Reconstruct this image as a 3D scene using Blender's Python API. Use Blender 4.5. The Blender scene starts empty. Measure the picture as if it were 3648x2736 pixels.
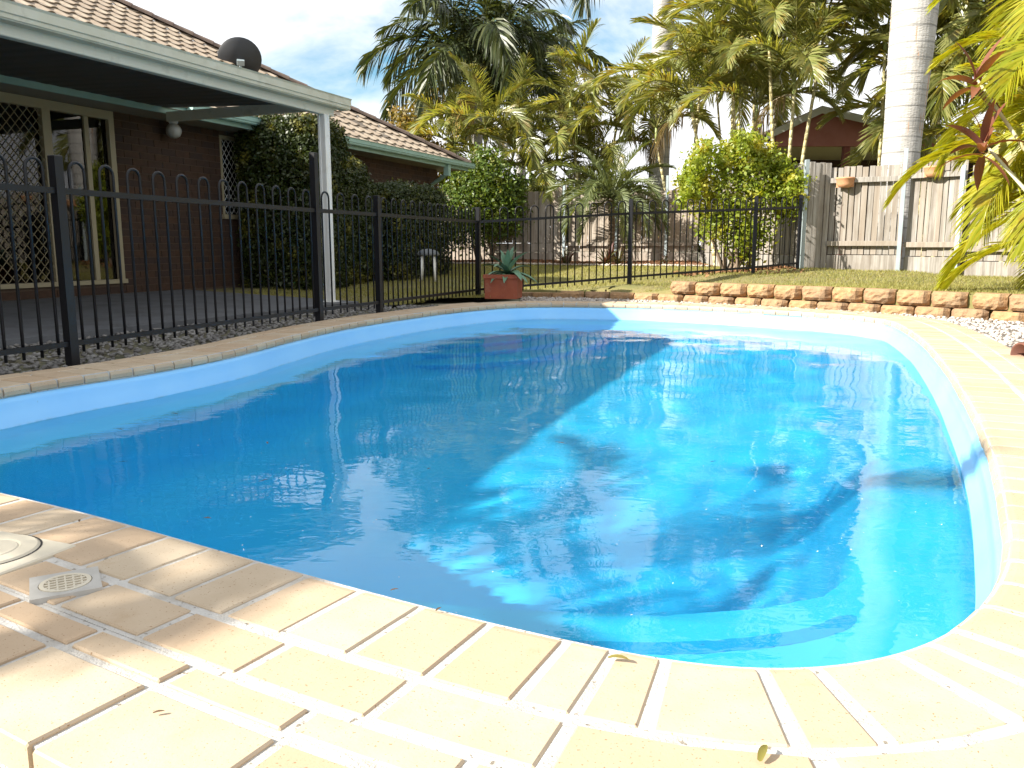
import bpy, math, random
import numpy as np
from mathutils import Vector, Matrix, Euler, Quaternion

random.seed(7)
RNG = np.random.default_rng(7)
R = math.radians
PI = math.pi
SC = bpy.context.scene
COL = SC.collection

# ------------------------------------------------------------------ camera, sky, sun, exposure
cam = bpy.data.cameras.new('camera')
cam.sensor_width = 36.0
cam.lens = 29.13
cam.clip_start = 0.05
cam.clip_end = 1500
cam_o = bpy.data.objects.new('camera', cam)
cam_o.location = (0, 0, 0.62)
cam_o.rotation_euler = (R(90 - 9.45), 0, 0)
COL.objects.link(cam_o)
SC.camera = cam_o

SUN_EL = R(31.5)
SUN_H = Vector((-0.945, -0.327, 0)).normalized()
SUN_V = Vector((SUN_H.x * math.cos(SUN_EL), SUN_H.y * math.cos(SUN_EL), math.sin(SUN_EL)))
world = bpy.data.worlds.new('World')
SC.world = world
world.use_nodes = True
nt = world.node_tree
nt.nodes.clear()
w_out = nt.nodes.new('ShaderNodeOutputWorld')
w_bg = nt.nodes.new('ShaderNodeBackground')
w_sky = nt.nodes.new('ShaderNodeTexSky')
w_sky.sky_type = 'NISHITA'
w_sky.sun_disc = False
w_sky.sun_elevation = SUN_EL
w_sky.sun_rotation = math.atan2(SUN_H.x, SUN_H.y) % (2 * PI)
w_sky.air_density = 1.0
w_sky.dust_density = 0.6
w_sky.ozone_density = 1.5
w_bg.inputs['Strength'].default_value = 0.05
# broken white cloud over the blue: noise on the view direction flattened onto a layer
tc = nt.nodes.new('ShaderNodeTexCoord')
sep = nt.nodes.new('ShaderNodeSeparateXYZ')
nt.links.new(tc.outputs['Generated'], sep.inputs[0])
den = nt.nodes.new('ShaderNodeMath'); den.operation = 'MAXIMUM'; den.inputs[1].default_value = 0.0
nt.links.new(sep.outputs['Z'], den.inputs[0])
den2 = nt.nodes.new('ShaderNodeMath'); den2.operation = 'ADD'; den2.inputs[1].default_value = 0.22
nt.links.new(den.outputs[0], den2.inputs[0])
dx = nt.nodes.new('ShaderNodeMath'); dx.operation = 'DIVIDE'
dy = nt.nodes.new('ShaderNodeMath'); dy.operation = 'DIVIDE'
nt.links.new(sep.outputs['X'], dx.inputs[0]); nt.links.new(den2.outputs[0], dx.inputs[1])
nt.links.new(sep.outputs['Y'], dy.inputs[0]); nt.links.new(den2.outputs[0], dy.inputs[1])
cmb = nt.nodes.new('ShaderNodeCombineXYZ')
nt.links.new(dx.outputs[0], cmb.inputs[0]); nt.links.new(dy.outputs[0], cmb.inputs[1])
cmb.inputs[2].default_value = 3.7
cn = nt.nodes.new('ShaderNodeTexNoise')
cn.inputs['Scale'].default_value = 1.15
cn.inputs['Detail'].default_value = 9
cn.inputs['Roughness'].default_value = 0.56
cn.inputs['Distortion'].default_value = 0.25
nt.links.new(cmb.outputs[0], cn.inputs['Vector'])
cb1 = nt.nodes.new('ShaderNodeMath'); cb1.operation = 'SUBTRACT'; cb1.inputs[0].default_value = 0.20
nt.links.new(den.outputs[0], cb1.inputs[1])
cb2 = nt.nodes.new('ShaderNodeMath'); cb2.operation = 'MAXIMUM'; cb2.inputs[1].default_value = -0.03
nt.links.new(cb1.outputs[0], cb2.inputs[0])
cb3 = nt.nodes.new('ShaderNodeMath'); cb3.operation = 'ADD'
nt.links.new(cn.outputs['Fac'], cb3.inputs[0]); nt.links.new(cb2.outputs[0], cb3.inputs[1])
cr = nt.nodes.new('ShaderNodeValToRGB')
cr.color_ramp.elements[0].position = 0.29
cr.color_ramp.elements[0].color = (0, 0, 0, 1)
cr.color_ramp.elements[1].position = 0.46
cr.color_ramp.elements[1].color = (1, 1, 1, 1)
nt.links.new(cb3.outputs[0], cr.inputs['Fac'])
wmix = nt.nodes.new('ShaderNodeMix'); wmix.data_type = 'RGBA'
nt.links.new(cr.outputs['Color'], wmix.inputs['Factor'])
wt_ = nt.nodes.new('ShaderNodeMix'); wt_.data_type = 'RGBA'; wt_.blend_type = 'MULTIPLY'
wt_.inputs['Factor'].default_value = 1.0
wt_.inputs['B'].default_value = (0.9, 1.45, 1.5, 1)
nt.links.new(w_sky.outputs['Color'], wt_.inputs['A'])
nt.links.new(wt_.outputs['Result'], wmix.inputs['A'])
wmix.inputs['B'].default_value = (11.2, 11.3, 11.6, 1)
nt.links.new(wmix.outputs['Result'], w_bg.inputs['Color'])
nt.links.new(w_bg.outputs[0], w_out.inputs['Surface'])

sun = bpy.data.lights.new('sun', 'SUN')
sun.energy = 5.0
sun.angle = R(0.53)
sun.cycles.is_caustics_light = True
sun.color = (1.0, 0.945, 0.85)
sun_o = bpy.data.objects.new('sun', sun)
sun_o.rotation_euler = SUN_V.to_track_quat('Z', 'Y').to_euler()
sun_o.location = (-20, -6, 14)
COL.objects.link(sun_o)

SC.view_settings.view_transform = 'Standard'
SC.view_settings.look = 'None'
SC.view_settings.gamma = 1.0
SC.view_settings.use_curve_mapping = False
SC.view_settings.exposure = 1.27
SC.cycles.use_denoising = True
SC.cycles.max_bounces = 14
SC.cycles.diffuse_bounces = 7
SC.cycles.transparent_max_bounces = 24
SC.cycles.transmission_bounces = 12
SC.cycles.sample_clamp_indirect = 4.0
SC.cycles.caustics_reflective = False
SC.cycles.caustics_refractive = True

# ------------------------------------------------------------------ materials
MATS = {}

def newmat(name):
    m = bpy.data.materials.new(name)
    m.use_nodes = True
    MATS[name] = m
    n = m.node_tree.nodes
    return m, n, m.node_tree.links, n['Principled BSDF']

def mixc(n, l, fac, a, b, blend='MIX'):
    x = n.new('ShaderNodeMix'); x.data_type = 'RGBA'; x.blend_type = blend
    for sock, v in (('Factor', fac), ('A', a), ('B', b)):
        if hasattr(v, 'links'):
            l.new(v, x.inputs[sock])
        elif sock == 'Factor':
            x.inputs[sock].default_value = v
        else:
            x.inputs[sock].default_value = (*v, 1)
    return x.outputs['Result']

def noise(n, l, scale, detail=4, rough=0.55, vec=None, stretch=None):
    t = n.new('ShaderNodeTexCoord')
    v = t.outputs['Object']
    if stretch:
        mp = n.new('ShaderNodeMapping')
        mp.inputs['Scale'].default_value = stretch
        l.new(v, mp.inputs['Vector']); v = mp.outputs[0]
    x = n.new('ShaderNodeTexNoise')
    x.inputs['Scale'].default_value = scale
    x.inputs['Detail'].default_value = detail
    x.inputs['Roughness'].default_value = rough
    l.new(v, x.inputs['Vector'])
    return x.outputs['Fac']

def ramp(n, l, src, p0, p1, c0=(0, 0, 0), c1=(1, 1, 1)):
    r = n.new('ShaderNodeValToRGB')
    r.color_ramp.elements[0].position = p0; r.color_ramp.elements[0].color = (*c0, 1)
    r.color_ramp.elements[1].position = p1; r.color_ramp.elements[1].color = (*c1, 1)
    l.new(src, r.inputs['Fac'])
    return r.outputs['Color']

def rnd(n, l):
    o = n.new('ShaderNodeObjectInfo'); g = n.new('ShaderNodeNewGeometry')
    a = n.new('ShaderNodeMath'); a.operation = 'ADD'
    l.new(o.outputs['Random'], a.inputs[0]); l.new(g.outputs['Random Per Island'], a.inputs[1])
    f = n.new('ShaderNodeMath'); f.operation = 'FRACT'
    l.new(a.outputs[0], f.inputs[0])
    return f.outputs[0]

def bump(n, l, b, h, strength, dist=0.01):
    x = n.new('ShaderNodeBump')
    x.inputs['Strength'].default_value = strength
    x.inputs['Distance'].default_value = dist
    l.new(h, x.inputs['Height'])
    l.new(x.outputs[0], b.inputs['Normal'])

def mat(name, c, c2=None, scale=8, rough=0.7, metal=0.0, bmp=0.0, bdist=0.01, bscale=None, var=0.0, var_c=None,
        stretch=None, lo=0.35, hi=0.65, spec=0.5, speck=None, speck_scale=120, speck_pos=0.68):
    m, n, l, b = newmat(name)
    b.inputs['Roughness'].default_value = rough
    b.inputs['Metallic'].default_value = metal
    b.inputs['Specular IOR Level'].default_value = spec
    col = None
    if c2 is not None:
        f = ramp(n, l, noise(n, l, scale, stretch=stretch), lo, hi)
        col = mixc(n, l, f, c, c2)
    if var_c is not None:
        r = ramp(n, l, rnd(n, l), 0.0, 1.0)
        k = n.new('ShaderNodeMath'); k.operation = 'MULTIPLY'; k.inputs[1].default_value = var
        l.new(r, k.inputs[0])
        col = mixc(n, l, k.outputs[0], col if col is not None else c, var_c)
    if speck is not None:
        sp = ramp(n, l, noise(n, l, speck_scale, 2, 0.5), speck_pos, speck_pos + 0.05)
        col = mixc(n, l, sp, col if col is not None else c, speck)
    if col is None:
        b.inputs['Base Color'].default_value = (*c, 1)
    else:
        l.new(col, b.inputs['Base Color'])
    if bmp:
        bump(n, l, b, noise(n, l, bscale or scale * 3, 5, stretch=stretch), bmp, bdist)
    return m

def leafmat(name, c, c2, trans=0.35, rough=0.45, spec=0.5, yellow=None, yamt=0.0):
    m, n, l, b = newmat(name)
    col = mixc(n, l, ramp(n, l, rnd(n, l), 0.05, 0.95), c, c2)
    if yellow is not None:
        f = ramp(n, l, noise(n, l, 3.0, 3), 0.62 - yamt, 0.72 - yamt * 0.5)
        col = mixc(n, l, f, col, yellow)
    l.new(col, b.inputs['Base Color'])
    b.inputs['Roughness'].default_value = rough
    b.inputs['Specular IOR Level'].default_value = spec
    t = n.new('ShaderNodeBsdfTranslucent')
    tcol = mixc(n, l, 1.0, col, (1.5, 1.35, 0.45), 'MULTIPLY')
    l.new(tcol, t.inputs['Color'])
    mx = n.new('ShaderNodeMixShader'); mx.inputs[0].default_value = trans
    l.new(b.outputs[0], mx.inputs[1]); l.new(t.outputs[0], mx.inputs[2])
    l.new(mx.outputs[0], n['Material Output'].inputs['Surface'])
    return m

M_paver = mat('cream_paver', (0.46, 0.365, 0.252), (0.52, 0.425, 0.305), 9, 0.75, bmp=0.25, bdist=0.002, bscale=160,
              var=0.75, var_c=(0.44, 0.305, 0.19), speck=(0.26, 0.15, 0.07), speck_scale=230, speck_pos=0.66)
def stain(m, scale, p0, amt, c):
    n = m.node_tree.nodes; l = m.node_tree.links; b = n['Principled BSDF']
    old = b.inputs['Base Color'].links[0].from_socket
    f = ramp(n, l, noise(n, l, scale, 6, 0.68), p0, p0 + 0.12)
    k = n.new('ShaderNodeMath'); k.operation = 'MULTIPLY'; k.inputs[1].default_value = amt
    l.new(f, k.inputs[0])
    l.new(mixc(n, l, k.outputs[0], old, c), b.inputs['Base Color'])
stain(M_paver, 6.5, 0.60, 0.35, (0.36, 0.24, 0.13))
stain(M_paver, 31.0, 0.66, 0.4, (0.40, 0.26, 0.13))
M_mortar = mat('mortar', (0.46, 0.44, 0.405), (0.58, 0.56, 0.52), 14, 0.9, bmp=0.9, bdist=0.004, bscale=190, speck=(0.22, 0.19, 0.15), speck_scale=75, speck_pos=0.66)
stain(M_mortar, 9.0, 0.50, 0.45, (0.33, 0.29, 0.23))
def shell_mat():
    m, n, l, b = newmat('pool_shell_blue')
    b.inputs['Roughness'].default_value = 0.35
    c = mixc(n, l, ramp(n, l, noise(n, l, 3.0, 5), 0.35, 0.7), (0.22, 0.555, 0.93), (0.26, 0.595, 0.94))
    t = n.new('ShaderNodeTexCoord'); sp = n.new('ShaderNodeSeparateXYZ'); l.new(t.outputs['Object'], sp.inputs[0])
    band = n.new('ShaderNodeMapRange'); band.inputs['From Min'].default_value = -0.205; band.inputs['From Max'].default_value = -0.165
    l.new(sp.outputs['Z'], band.inputs['Value'])
    up = ramp(n, l, band.outputs[0], 0.0, 0.5); dn = ramp(n, l, band.outputs[0], 0.6, 1.0, (1, 1, 1), (0, 0, 0))
    mk = mixc(n, l, 1.0, up, dn, 'MULTIPLY')
    nz = ramp(n, l, noise(n, l, 14.0, 6, 0.7), 0.42, 0.68)
    mk = mixc(n, l, 1.0, mk, nz, 'MULTIPLY')
    sc = n.new('ShaderNodeMath'); sc.operation = 'MULTIPLY'; sc.inputs[1].default_value = 0.55; l.new(mk, sc.inputs[0])
    c = mixc(n, l, sc.outputs[0], c, (0.20, 0.26, 0.28))
    dust = ramp(n, l, noise(n, l, 60.0, 3, 0.6), 0.70, 0.76)
    d2 = n.new('ShaderNodeMath'); d2.operation = 'MULTIPLY'; d2.inputs[1].default_value = 0.35; l.new(dust, d2.inputs[0])
    c = mixc(n, l, d2.outputs[0], c, (0.12, 0.22, 0.34))
    l.new(c, b.inputs['Base Color'])
    return m
M_shell = shell_mat()
M_tread = mat('tread_blue', (0.09, 0.36, 0.70), (0.10, 0.39, 0.73), 20, 0.6)
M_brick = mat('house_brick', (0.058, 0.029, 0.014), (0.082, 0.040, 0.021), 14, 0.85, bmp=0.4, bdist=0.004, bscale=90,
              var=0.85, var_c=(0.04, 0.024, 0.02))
M_wallmortar = mat('wall_mortar', (0.09, 0.06, 0.04), (0.11, 0.075, 0.05), 20, 0.9)
M_tile = mat('roof_tile', (0.32, 0.255, 0.185), (0.40, 0.33, 0.25), 12, 0.8, bmp=0.3, bdist=0.004, bscale=70,
             var=0.6, var_c=(0.24, 0.175, 0.125))
M_hip = mat('hip_cap', (0.16, 0.11, 0.09), (0.22, 0.16, 0.12), 14, 0.8, bmp=0.3, bdist=0.004)
M_cream = mat('cream_paint', (0.66, 0.64, 0.54), (0.70, 0.68, 0.58), 5, 0.45)
M_gutc = mat('cream_gutter', (0.56, 0.54, 0.42), (0.60, 0.58, 0.47), 5, 0.5)
M_white = mat('white_paint', (0.78, 0.78, 0.74), (0.8, 0.8, 0.78), 5, 0.4)
M_teal = mat('teal_fascia', (0.30, 0.46, 0.40), (0.33, 0.50, 0.44), 6, 0.45)
M_soffit = mat('soffit', (0.30, 0.27, 0.22), None, rough=0.7)
M_beige = mat('beige_alu', (0.36, 0.31, 0.20), None, rough=0.4)
M_screen = mat('screen_alu', (0.27, 0.23, 0.14), None, rough=0.45)
M_curtain = mat('curtain', (0.20, 0.17, 0.09), (0.28, 0.24, 0.13), 5, 0.9, stretch=(8, 8, 0.3))
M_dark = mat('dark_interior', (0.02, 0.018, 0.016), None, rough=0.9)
M_black = mat('black_powdercoat', (0.006, 0.006, 0.008), None, rough=0.42, spec=0.35)
M_dish = mat('dish_grey', (0.03, 0.032, 0.036), None, rough=0.55)
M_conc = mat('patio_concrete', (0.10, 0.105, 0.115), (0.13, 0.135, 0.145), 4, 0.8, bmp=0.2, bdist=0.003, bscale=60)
def woodmat(name, c, c2, dark, var_c):
    m, n, l, b = newmat(name)
    b.inputs['Roughness'].default_value = 0.9
    t = n.new('ShaderNodeTexCoord'); oi = n.new('ShaderNodeObjectInfo')
    mu = n.new('ShaderNodeMath'); mu.operation = 'MULTIPLY'; mu.inputs[1].default_value = 57.0
    l.new(oi.outputs['Random'], mu.inputs[0])
    cb = n.new('ShaderNodeCombineXYZ'); l.new(mu.outputs[0], cb.inputs[0]); l.new(mu.outputs[0], cb.inputs[2])
    ad = n.new('ShaderNodeVectorMath'); l.new(t.outputs['Object'], ad.inputs[0]); l.new(cb.outputs[0], ad.inputs[1])
    def nz(scale, st, det, rough=0.6):
        mp = n.new('ShaderNodeMapping'); mp.inputs['Scale'].default_value = st
        l.new(ad.outputs[0], mp.inputs['Vector'])
        x = n.new('ShaderNodeTexNoise'); x.inputs['Scale'].default_value = scale; x.inputs['Detail'].default_value = det
        x.inputs['Roughness'].default_value = rough; l.new(mp.outputs[0], x.inputs['Vector'])
        return x.outputs['Fac']
    grain = nz(26, (1, 1, 0.05), 5)
    blot = nz(2.6, (1.5, 1.5, 0.6), 4)
    col = mixc(n, l, ramp(n, l, grain, 0.34, 0.66), c, c2)
    col = mixc(n, l, ramp(n, l, blot, 0.48, 0.74), col, dark)
    r = ramp(n, l, oi.outputs['Random'], 0.35, 1.0)
    k = n.new('ShaderNodeMath'); k.operation = 'MULTIPLY'; k.inputs[1].default_value = 0.6
    l.new(r, k.inputs[0])
    col = mixc(n, l, k.outputs[0], col, var_c)
    l.new(col, b.inputs['Base Color'])
    bump(n, l, b, grain, 0.5, 0.004)
    return m
M_wood = woodmat('grey_timber', (0.19, 0.17, 0.145), (0.40, 0.375, 0.34), (0.17, 0.14, 0.11), (0.30, 0.24, 0.18))
M_woodd = woodmat('back_timber', (0.28, 0.235, 0.19), (0.52, 0.46, 0.39), (0.22, 0.17, 0.13), (0.32, 0.25, 0.18))
M_steel = mat('galv_post', (0.32, 0.38, 0.40), (0.38, 0.44, 0.46), 5, 0.45, metal=0.2)
M_block = mat('retaining_block', (0.33, 0.19, 0.085), (0.44, 0.27, 0.13), 22, 0.95, bmp=0.9, bdist=0.012, bscale=60,
              var=0.6, var_c=(0.26, 0.17, 0.11))
M_soil = mat('soil', (0.10, 0.065, 0.04), (0.16, 0.11, 0.07), 9, 0.95, bmp=0.6, bdist=0.02)
M_lawn = mat('lawn_ground', (0.14, 0.14, 0.04), (0.22, 0.18, 0.075), 2.6, 0.95, bmp=0.5, bdist=0.02, bscale=40)
M_ground = mat('ground', (0.12, 0.12, 0.07), (0.16, 0.14, 0.09), 3, 0.95)
M_gravbed = mat('gravel_bed', (0.20, 0.18, 0.155), (0.30, 0.27, 0.235), 30, 0.95, bmp=0.8, bdist=0.01, bscale=80)
M_peb = mat('pebble', (0.50, 0.46, 0.42), (0.58, 0.54, 0.49), 20, 0.7, var=0.8, var_c=(0.30, 0.24, 0.20))
M_pebd = mat('pebble_grey', (0.22, 0.21, 0.20), (0.30, 0.29, 0.27), 20, 0.7, var=0.8, var_c=(0.10, 0.09, 0.085))
M_mulch = mat('mulch', (0.26, 0.12, 0.05), (0.34, 0.18, 0.08), 30, 0.95, var=0.8, var_c=(0.14, 0.06, 0.03))
M_terra = mat('terracotta', (0.33, 0.085, 0.04), (0.28, 0.07, 0.035), 9, 0.8, bmp=0.2)
M_terral = mat('terracotta_light', (0.60, 0.32, 0.17), (0.55, 0.27, 0.14), 12, 0.85)
M_trunkw = None
M_cane = mat('cane_stem', (0.58, 0.54, 0.32), (0.36, 0.29, 0.12), 2.2, 0.6, stretch=(1, 1, 4))
M_stem = mat('woody_stem', (0.14, 0.10, 0.07), (0.20, 0.15, 0.10), 12, 0.9, bmp=0.5)
M_shaft = mat('crownshaft', (0.26, 0.34, 0.10), (0.32, 0.36, 0.14), 3, 0.5, stretch=(1, 1, 0.3))
M_inflo = mat('palm_flower', (0.42, 0.27, 0.06), (0.50, 0.34, 0.10), 8, 0.8)
M_pink = mat('pink_render', (0.40, 0.16, 0.14), (0.44, 0.19, 0.17), 4, 0.85)
M_maroon = mat('maroon_timber', (0.20, 0.055, 0.045), None, rough=0.6)
M_sandpl = mat('cream_plastic', (0.58, 0.52, 0.40), (0.62, 0.56, 0.44), 6, 0.5)
M_greypl = mat('white_plastic', (0.62, 0.63, 0.60), None, rough=0.45)
M_rough_edge = mat('broken_brick', (0.45, 0.27, 0.12), (0.30, 0.15, 0.06), 30, 0.95, bmp=1.0, bdist=0.01, bscale=70)
M_pip = mat('bright_stone', (0.55, 0.50, 0.42), (0.48, 0.42, 0.34), 10, 0.9, var=0.6, var_c=(0.3, 0.24, 0.18))

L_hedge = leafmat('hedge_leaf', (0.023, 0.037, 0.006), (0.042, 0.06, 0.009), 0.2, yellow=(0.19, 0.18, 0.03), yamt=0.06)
L_shrub = leafmat('shrub_leaf', (0.18, 0.26, 0.02), (0.31, 0.35, 0.045), 0.42, yellow=(0.45, 0.41, 0.05), yamt=0.10)
L_bush = leafmat('bush_leaf', (0.065, 0.12, 0.016), (0.13, 0.18, 0.025), 0.3, yellow=(0.22, 0.22, 0.03), yamt=0.05)
L_gold = leafmat('golden_tree_leaf', (0.14, 0.13, 0.025), (0.26, 0.19, 0.05), 0.35, yellow=(0.34, 0.22, 0.06), yamt=0.14)
L_queen = leafmat('queen_frond', (0.038, 0.06, 0.018), (0.075, 0.085, 0.026), 0.22, rough=0.42, spec=0.5)
L_cane = leafmat('cane_frond', (0.17, 0.205, 0.05), (0.31, 0.305, 0.11), 0.4, rough=0.36, spec=0.5, yellow=(0.26, 0.20, 0.055), yamt=0.06)
L_gcane = leafmat('golden_cane_frond', (0.27, 0.31, 0.015), (0.42, 0.39, 0.03), 0.42, rough=0.4, yellow=(0.32, 0.24, 0.02), yamt=0.06)
L_date = leafmat('date_frond', (0.10, 0.135, 0.045), (0.15, 0.17, 0.065), 0.3, rough=0.5)
L_dry = leafmat('dry_frond', (0.24, 0.18, 0.11), (0.32, 0.26, 0.18), 0.2, rough=0.8)
L_agave = mat('agave_leaf', (0.10, 0.20, 0.12), (0.13, 0.25, 0.15), 5, 0.5)
L_brom = leafmat('bromeliad_leaf', (0.09, 0.03, 0.03), (0.09, 0.10, 0.03), 0.25, yellow=(0.20, 0.04, 0.03), yamt=0.08)
L_cord = leafmat('cordyline_leaf', (0.13, 0.04, 0.03), (0.26, 0.10, 0.05), 0.3)
L_grass = leafmat('grass_blade', (0.21, 0.22, 0.05), (0.34, 0.30, 0.10), 0.3, rough=0.7)

stain(M_block, 7.0, 0.52, 0.6, (0.17, 0.13, 0.085))
stain(M_cream, 5.0, 0.55, 0.35, (0.36, 0.33, 0.25)); stain(M_gutc, 4.0, 0.52, 0.4, (0.38, 0.36, 0.27)); stain(M_white, 6.0, 0.58, 0.3, (0.5, 0.47, 0.38))
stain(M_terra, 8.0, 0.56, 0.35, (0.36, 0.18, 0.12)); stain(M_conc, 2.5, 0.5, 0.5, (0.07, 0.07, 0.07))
# palm trunk: pale grey bark, soft dark lichen and a rusty streak
def trunk_mat():
    m, n, l, b = newmat('palm_bark')
    b.inputs['Roughness'].default_value = 0.85
    f = ramp(n, l, noise(n, l, 3.0, 5, stretch=(2, 2, 1)), 0.35, 0.7)
    c = mixc(n, l, f, (0.52, 0.50, 0.47), (0.33, 0.315, 0.29))
    g = n.new('ShaderNodeNewGeometry')
    st = ramp(n, l, noise(n, l, 4.0, 3, stretch=(3, 3, 0.25)), 0.62, 0.68)
    c = mixc(n, l, st, c, (0.46, 0.22, 0.09))
    wv = n.new('ShaderNodeTexWave'); wv.wave_type = 'BANDS'; wv.bands_direction = 'Z'
    wv.inputs['Scale'].default_value = 1.35; wv.inputs['Distortion'].default_value = 0.5
    t = n.new('ShaderNodeTexCoord'); l.new(t.outputs['Object'], wv.inputs['Vector'])
    rg = ramp(n, l, wv.outputs['Fac'], 0.0, 0.06, (1, 1, 1), (0, 0, 0))
    c = mixc(n, l, rg, c, (0.26, 0.25, 0.235))
    l.new(c, b.inputs['Base Color'])
    bump(n, l, b, noise(n, l, 18, 6, stretch=(1, 1, 3)), 0.6, 0.02)
    return m
M_trunkw = trunk_mat()

def glass_mat():
    m, n, l, b = newmat('window_glass')
    n.remove(b)
    tr = n.new('ShaderNodeBsdfTransparent'); tr.inputs[0].default_value = (0.55, 0.56, 0.55, 1)
    gl = n.new('ShaderNodeBsdfGlossy'); gl.inputs['Roughness'].default_value = 0.02
    fr = n.new('ShaderNodeFresnel'); fr.inputs[0].default_value = 1.7
    mx = n.new('ShaderNodeMixShader')
    l.new(fr.outputs[0], mx.inputs[0]); l.new(tr.outputs[0], mx.inputs[1]); l.new(gl.outputs[0], mx.inputs[2])
    l.new(mx.outputs[0], n['Material Output'].inputs['Surface'])
    return m
M_glass = glass_mat()

def water_mat():
    m, n, l, b = newmat('pool_water')
    b.inputs['Base Color'].default_value = (0.16, 0.96, 1.0, 1)
    b.inputs['Transmission Weight'].default_value = 1.0
    b.inputs['Roughness'].default_value = 0.0
    b.inputs['IOR'].default_value = 1.333
    t = n.new('ShaderNodeTexCoord')
    mp = n.new('ShaderNodeMapping'); mp.inputs['Scale'].default_value = (0.8, 1.4, 1); mp.inputs['Rotation'].default_value = (0, 0, R(18))
    l.new(t.outputs['Object'], mp.inputs['Vector'])
    x = n.new('ShaderNodeTexNoise'); x.inputs['Scale'].default_value = 13.0; x.inputs['Detail'].default_value = 2; x.inputs['Distortion'].default_value = 0.6
    l.new(mp.outputs[0], x.inputs['Vector'])
    bp = n.new('ShaderNodeBump'); bp.inputs['Strength'].default_value = 1.0; bp.inputs['Distance'].default_value = 0.0007
    l.new(x.outputs['Fac'], bp.inputs['Height'])
    l.new(bp.outputs[0], b.inputs['Normal'])
    return m
M_water = water_mat()

# ------------------------------------------------------------------ mesh helpers
RECALC = {'brick', 'step', 'pot_body', 'reflector', 'gutter', 'block', 'frame', 'hip_cap'}
class MB:
    def __init__(self):
        self.v = []; self.f = []
    def add(self, vs, fs):
        o = len(self.v)
        self.v.extend([tuple(p) for p in vs]); self.f.extend([tuple(i + o for i in f) for f in fs])
        return self
    def box(self, x0, x1, y0, y1, z0, z1, M=None, bev=0.0):
        if bev:
            b = bev
            vs = []
            for z, i in ((z0, b), (z0 + b, 0), (z1 - b, 0), (z1, b)):
                vs += [(x0 + i, y0 + i, z), (x1 - i, y0 + i, z), (x1 - i, y1 - i, z), (x0 + i, y1 - i, z)]
            fs = [(3, 2, 1, 0), (12, 13, 14, 15)]
            for k in range(3):
                for j in range(4):
                    a = k * 4 + j; c = k * 4 + (j + 1) % 4
                    fs.append((a, c, c + 4, a + 4))
        else:
            vs = [(x0, y0, z0), (x1, y0, z0), (x1, y1, z0), (x0, y1, z0), (x0, y0, z1), (x1, y0, z1), (x1, y1, z1), (x0, y1, z1)]
            fs = [(3, 2, 1, 0), (4, 5, 6, 7), (0, 1, 5, 4), (1, 2, 6, 5), (2, 3, 7, 6), (3, 0, 4, 7)]
        if M is not None:
            vs = [tuple(M @ Vector(p)) for p in vs]
        return self.add(vs, fs)
    def tube(self, pts, rad, n=6, cap=True):
        pts = [Vector(p) for p in pts]
        if not hasattr(rad, '__len__'):
            rad = [rad] * len(pts)
        vs = []; fs = []
        prev = None
        for i, p in enumerate(pts):
            t = (pts[min(i + 1, len(pts) - 1)] - pts[max(i - 1, 0)]).normalized()
            if prev is None:
                ref = Vector((0, 0, 1)) if abs(t.z) < 0.9 else Vector((1, 0, 0))
                a = t.cross(ref).normalized()
            else:
                a = (prev - t * prev.dot(t)).normalized()
            prev = a
            b = t.cross(a)
            for k in range(n):
                an = 2 * PI * k / n
                vs.append(p + (a * math.cos(an) + b * math.sin(an)) * rad[i])
        for i in range(len(pts) - 1):
            for k in range(n):
                k2 = (k + 1) % n
                fs.append((i * n + k, i * n + k2, (i + 1) * n + k2, (i + 1) * n + k))
        if cap:
            fs.append(tuple(range(n - 1, -1, -1))); o = (len(pts) - 1) * n
            fs.append(tuple(range(o, o + n)))
        return self.add(vs, fs)
    def lathe(self, prof, n=16, M=None):
        vs = []; fs = []
        for r, z in prof:
            for k in range(n):
                a = 2 * PI * k / n
                p = Vector((r * math.cos(a), r * math.sin(a), z))
                vs.append(M @ p if M is not None else p)
        for i in range(len(prof) - 1):
            for k in range(n):
                k2 = (k + 1) % n
                fs.append((i * n + k, i * n + k2, (i + 1) * n + k2, (i + 1) * n + k))
        return self.add(vs, fs)
    def prism(self, poly, z0, z1, M=None):
        n = len(poly)
        vs = [(p[0], p[1], z0) for p in poly] + [(p[0], p[1], z1) for p in poly]
        if M is not None:
            vs = [tuple(M @ Vector(p)) for p in vs]
        fs = [tuple(range(n - 1, -1, -1)), tuple(range(n, 2 * n))] + [(i, (i + 1) % n, n + (i + 1) % n, n + i) for i in range(n)]
        return self.add(vs, fs)
    def mesh(self, name, m, smooth=False):
        me = bpy.data.meshes.new(name)
        me.from_pydata(self.v, [], self.f)
        if name in RECALC:
            import bmesh
            b = bmesh.new(); b.from_mesh(me); bmesh.ops.recalc_face_normals(b, faces=b.faces[:]); b.to_mesh(me); b.free()
        me.materials.append(m)
        if smooth:
            me.polygons.foreach_set('use_smooth', [True] * len(me.polygons))
        me.update()
        return me
    def build(self, name, m, parent=None, smooth=False):
        return obj(name, self.mesh(name, m, smooth), parent)

def obj(name, me, parent=None, loc=None, rot=None, scale=None):
    o = bpy.data.objects.new(name, me)
    COL.objects.link(o)
    if parent is not None:
        o.parent = parent
    if loc is not None: o.location = loc
    if rot is not None: o.rotation_euler = rot
    if scale is not None: o.scale = scale
    return o

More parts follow.
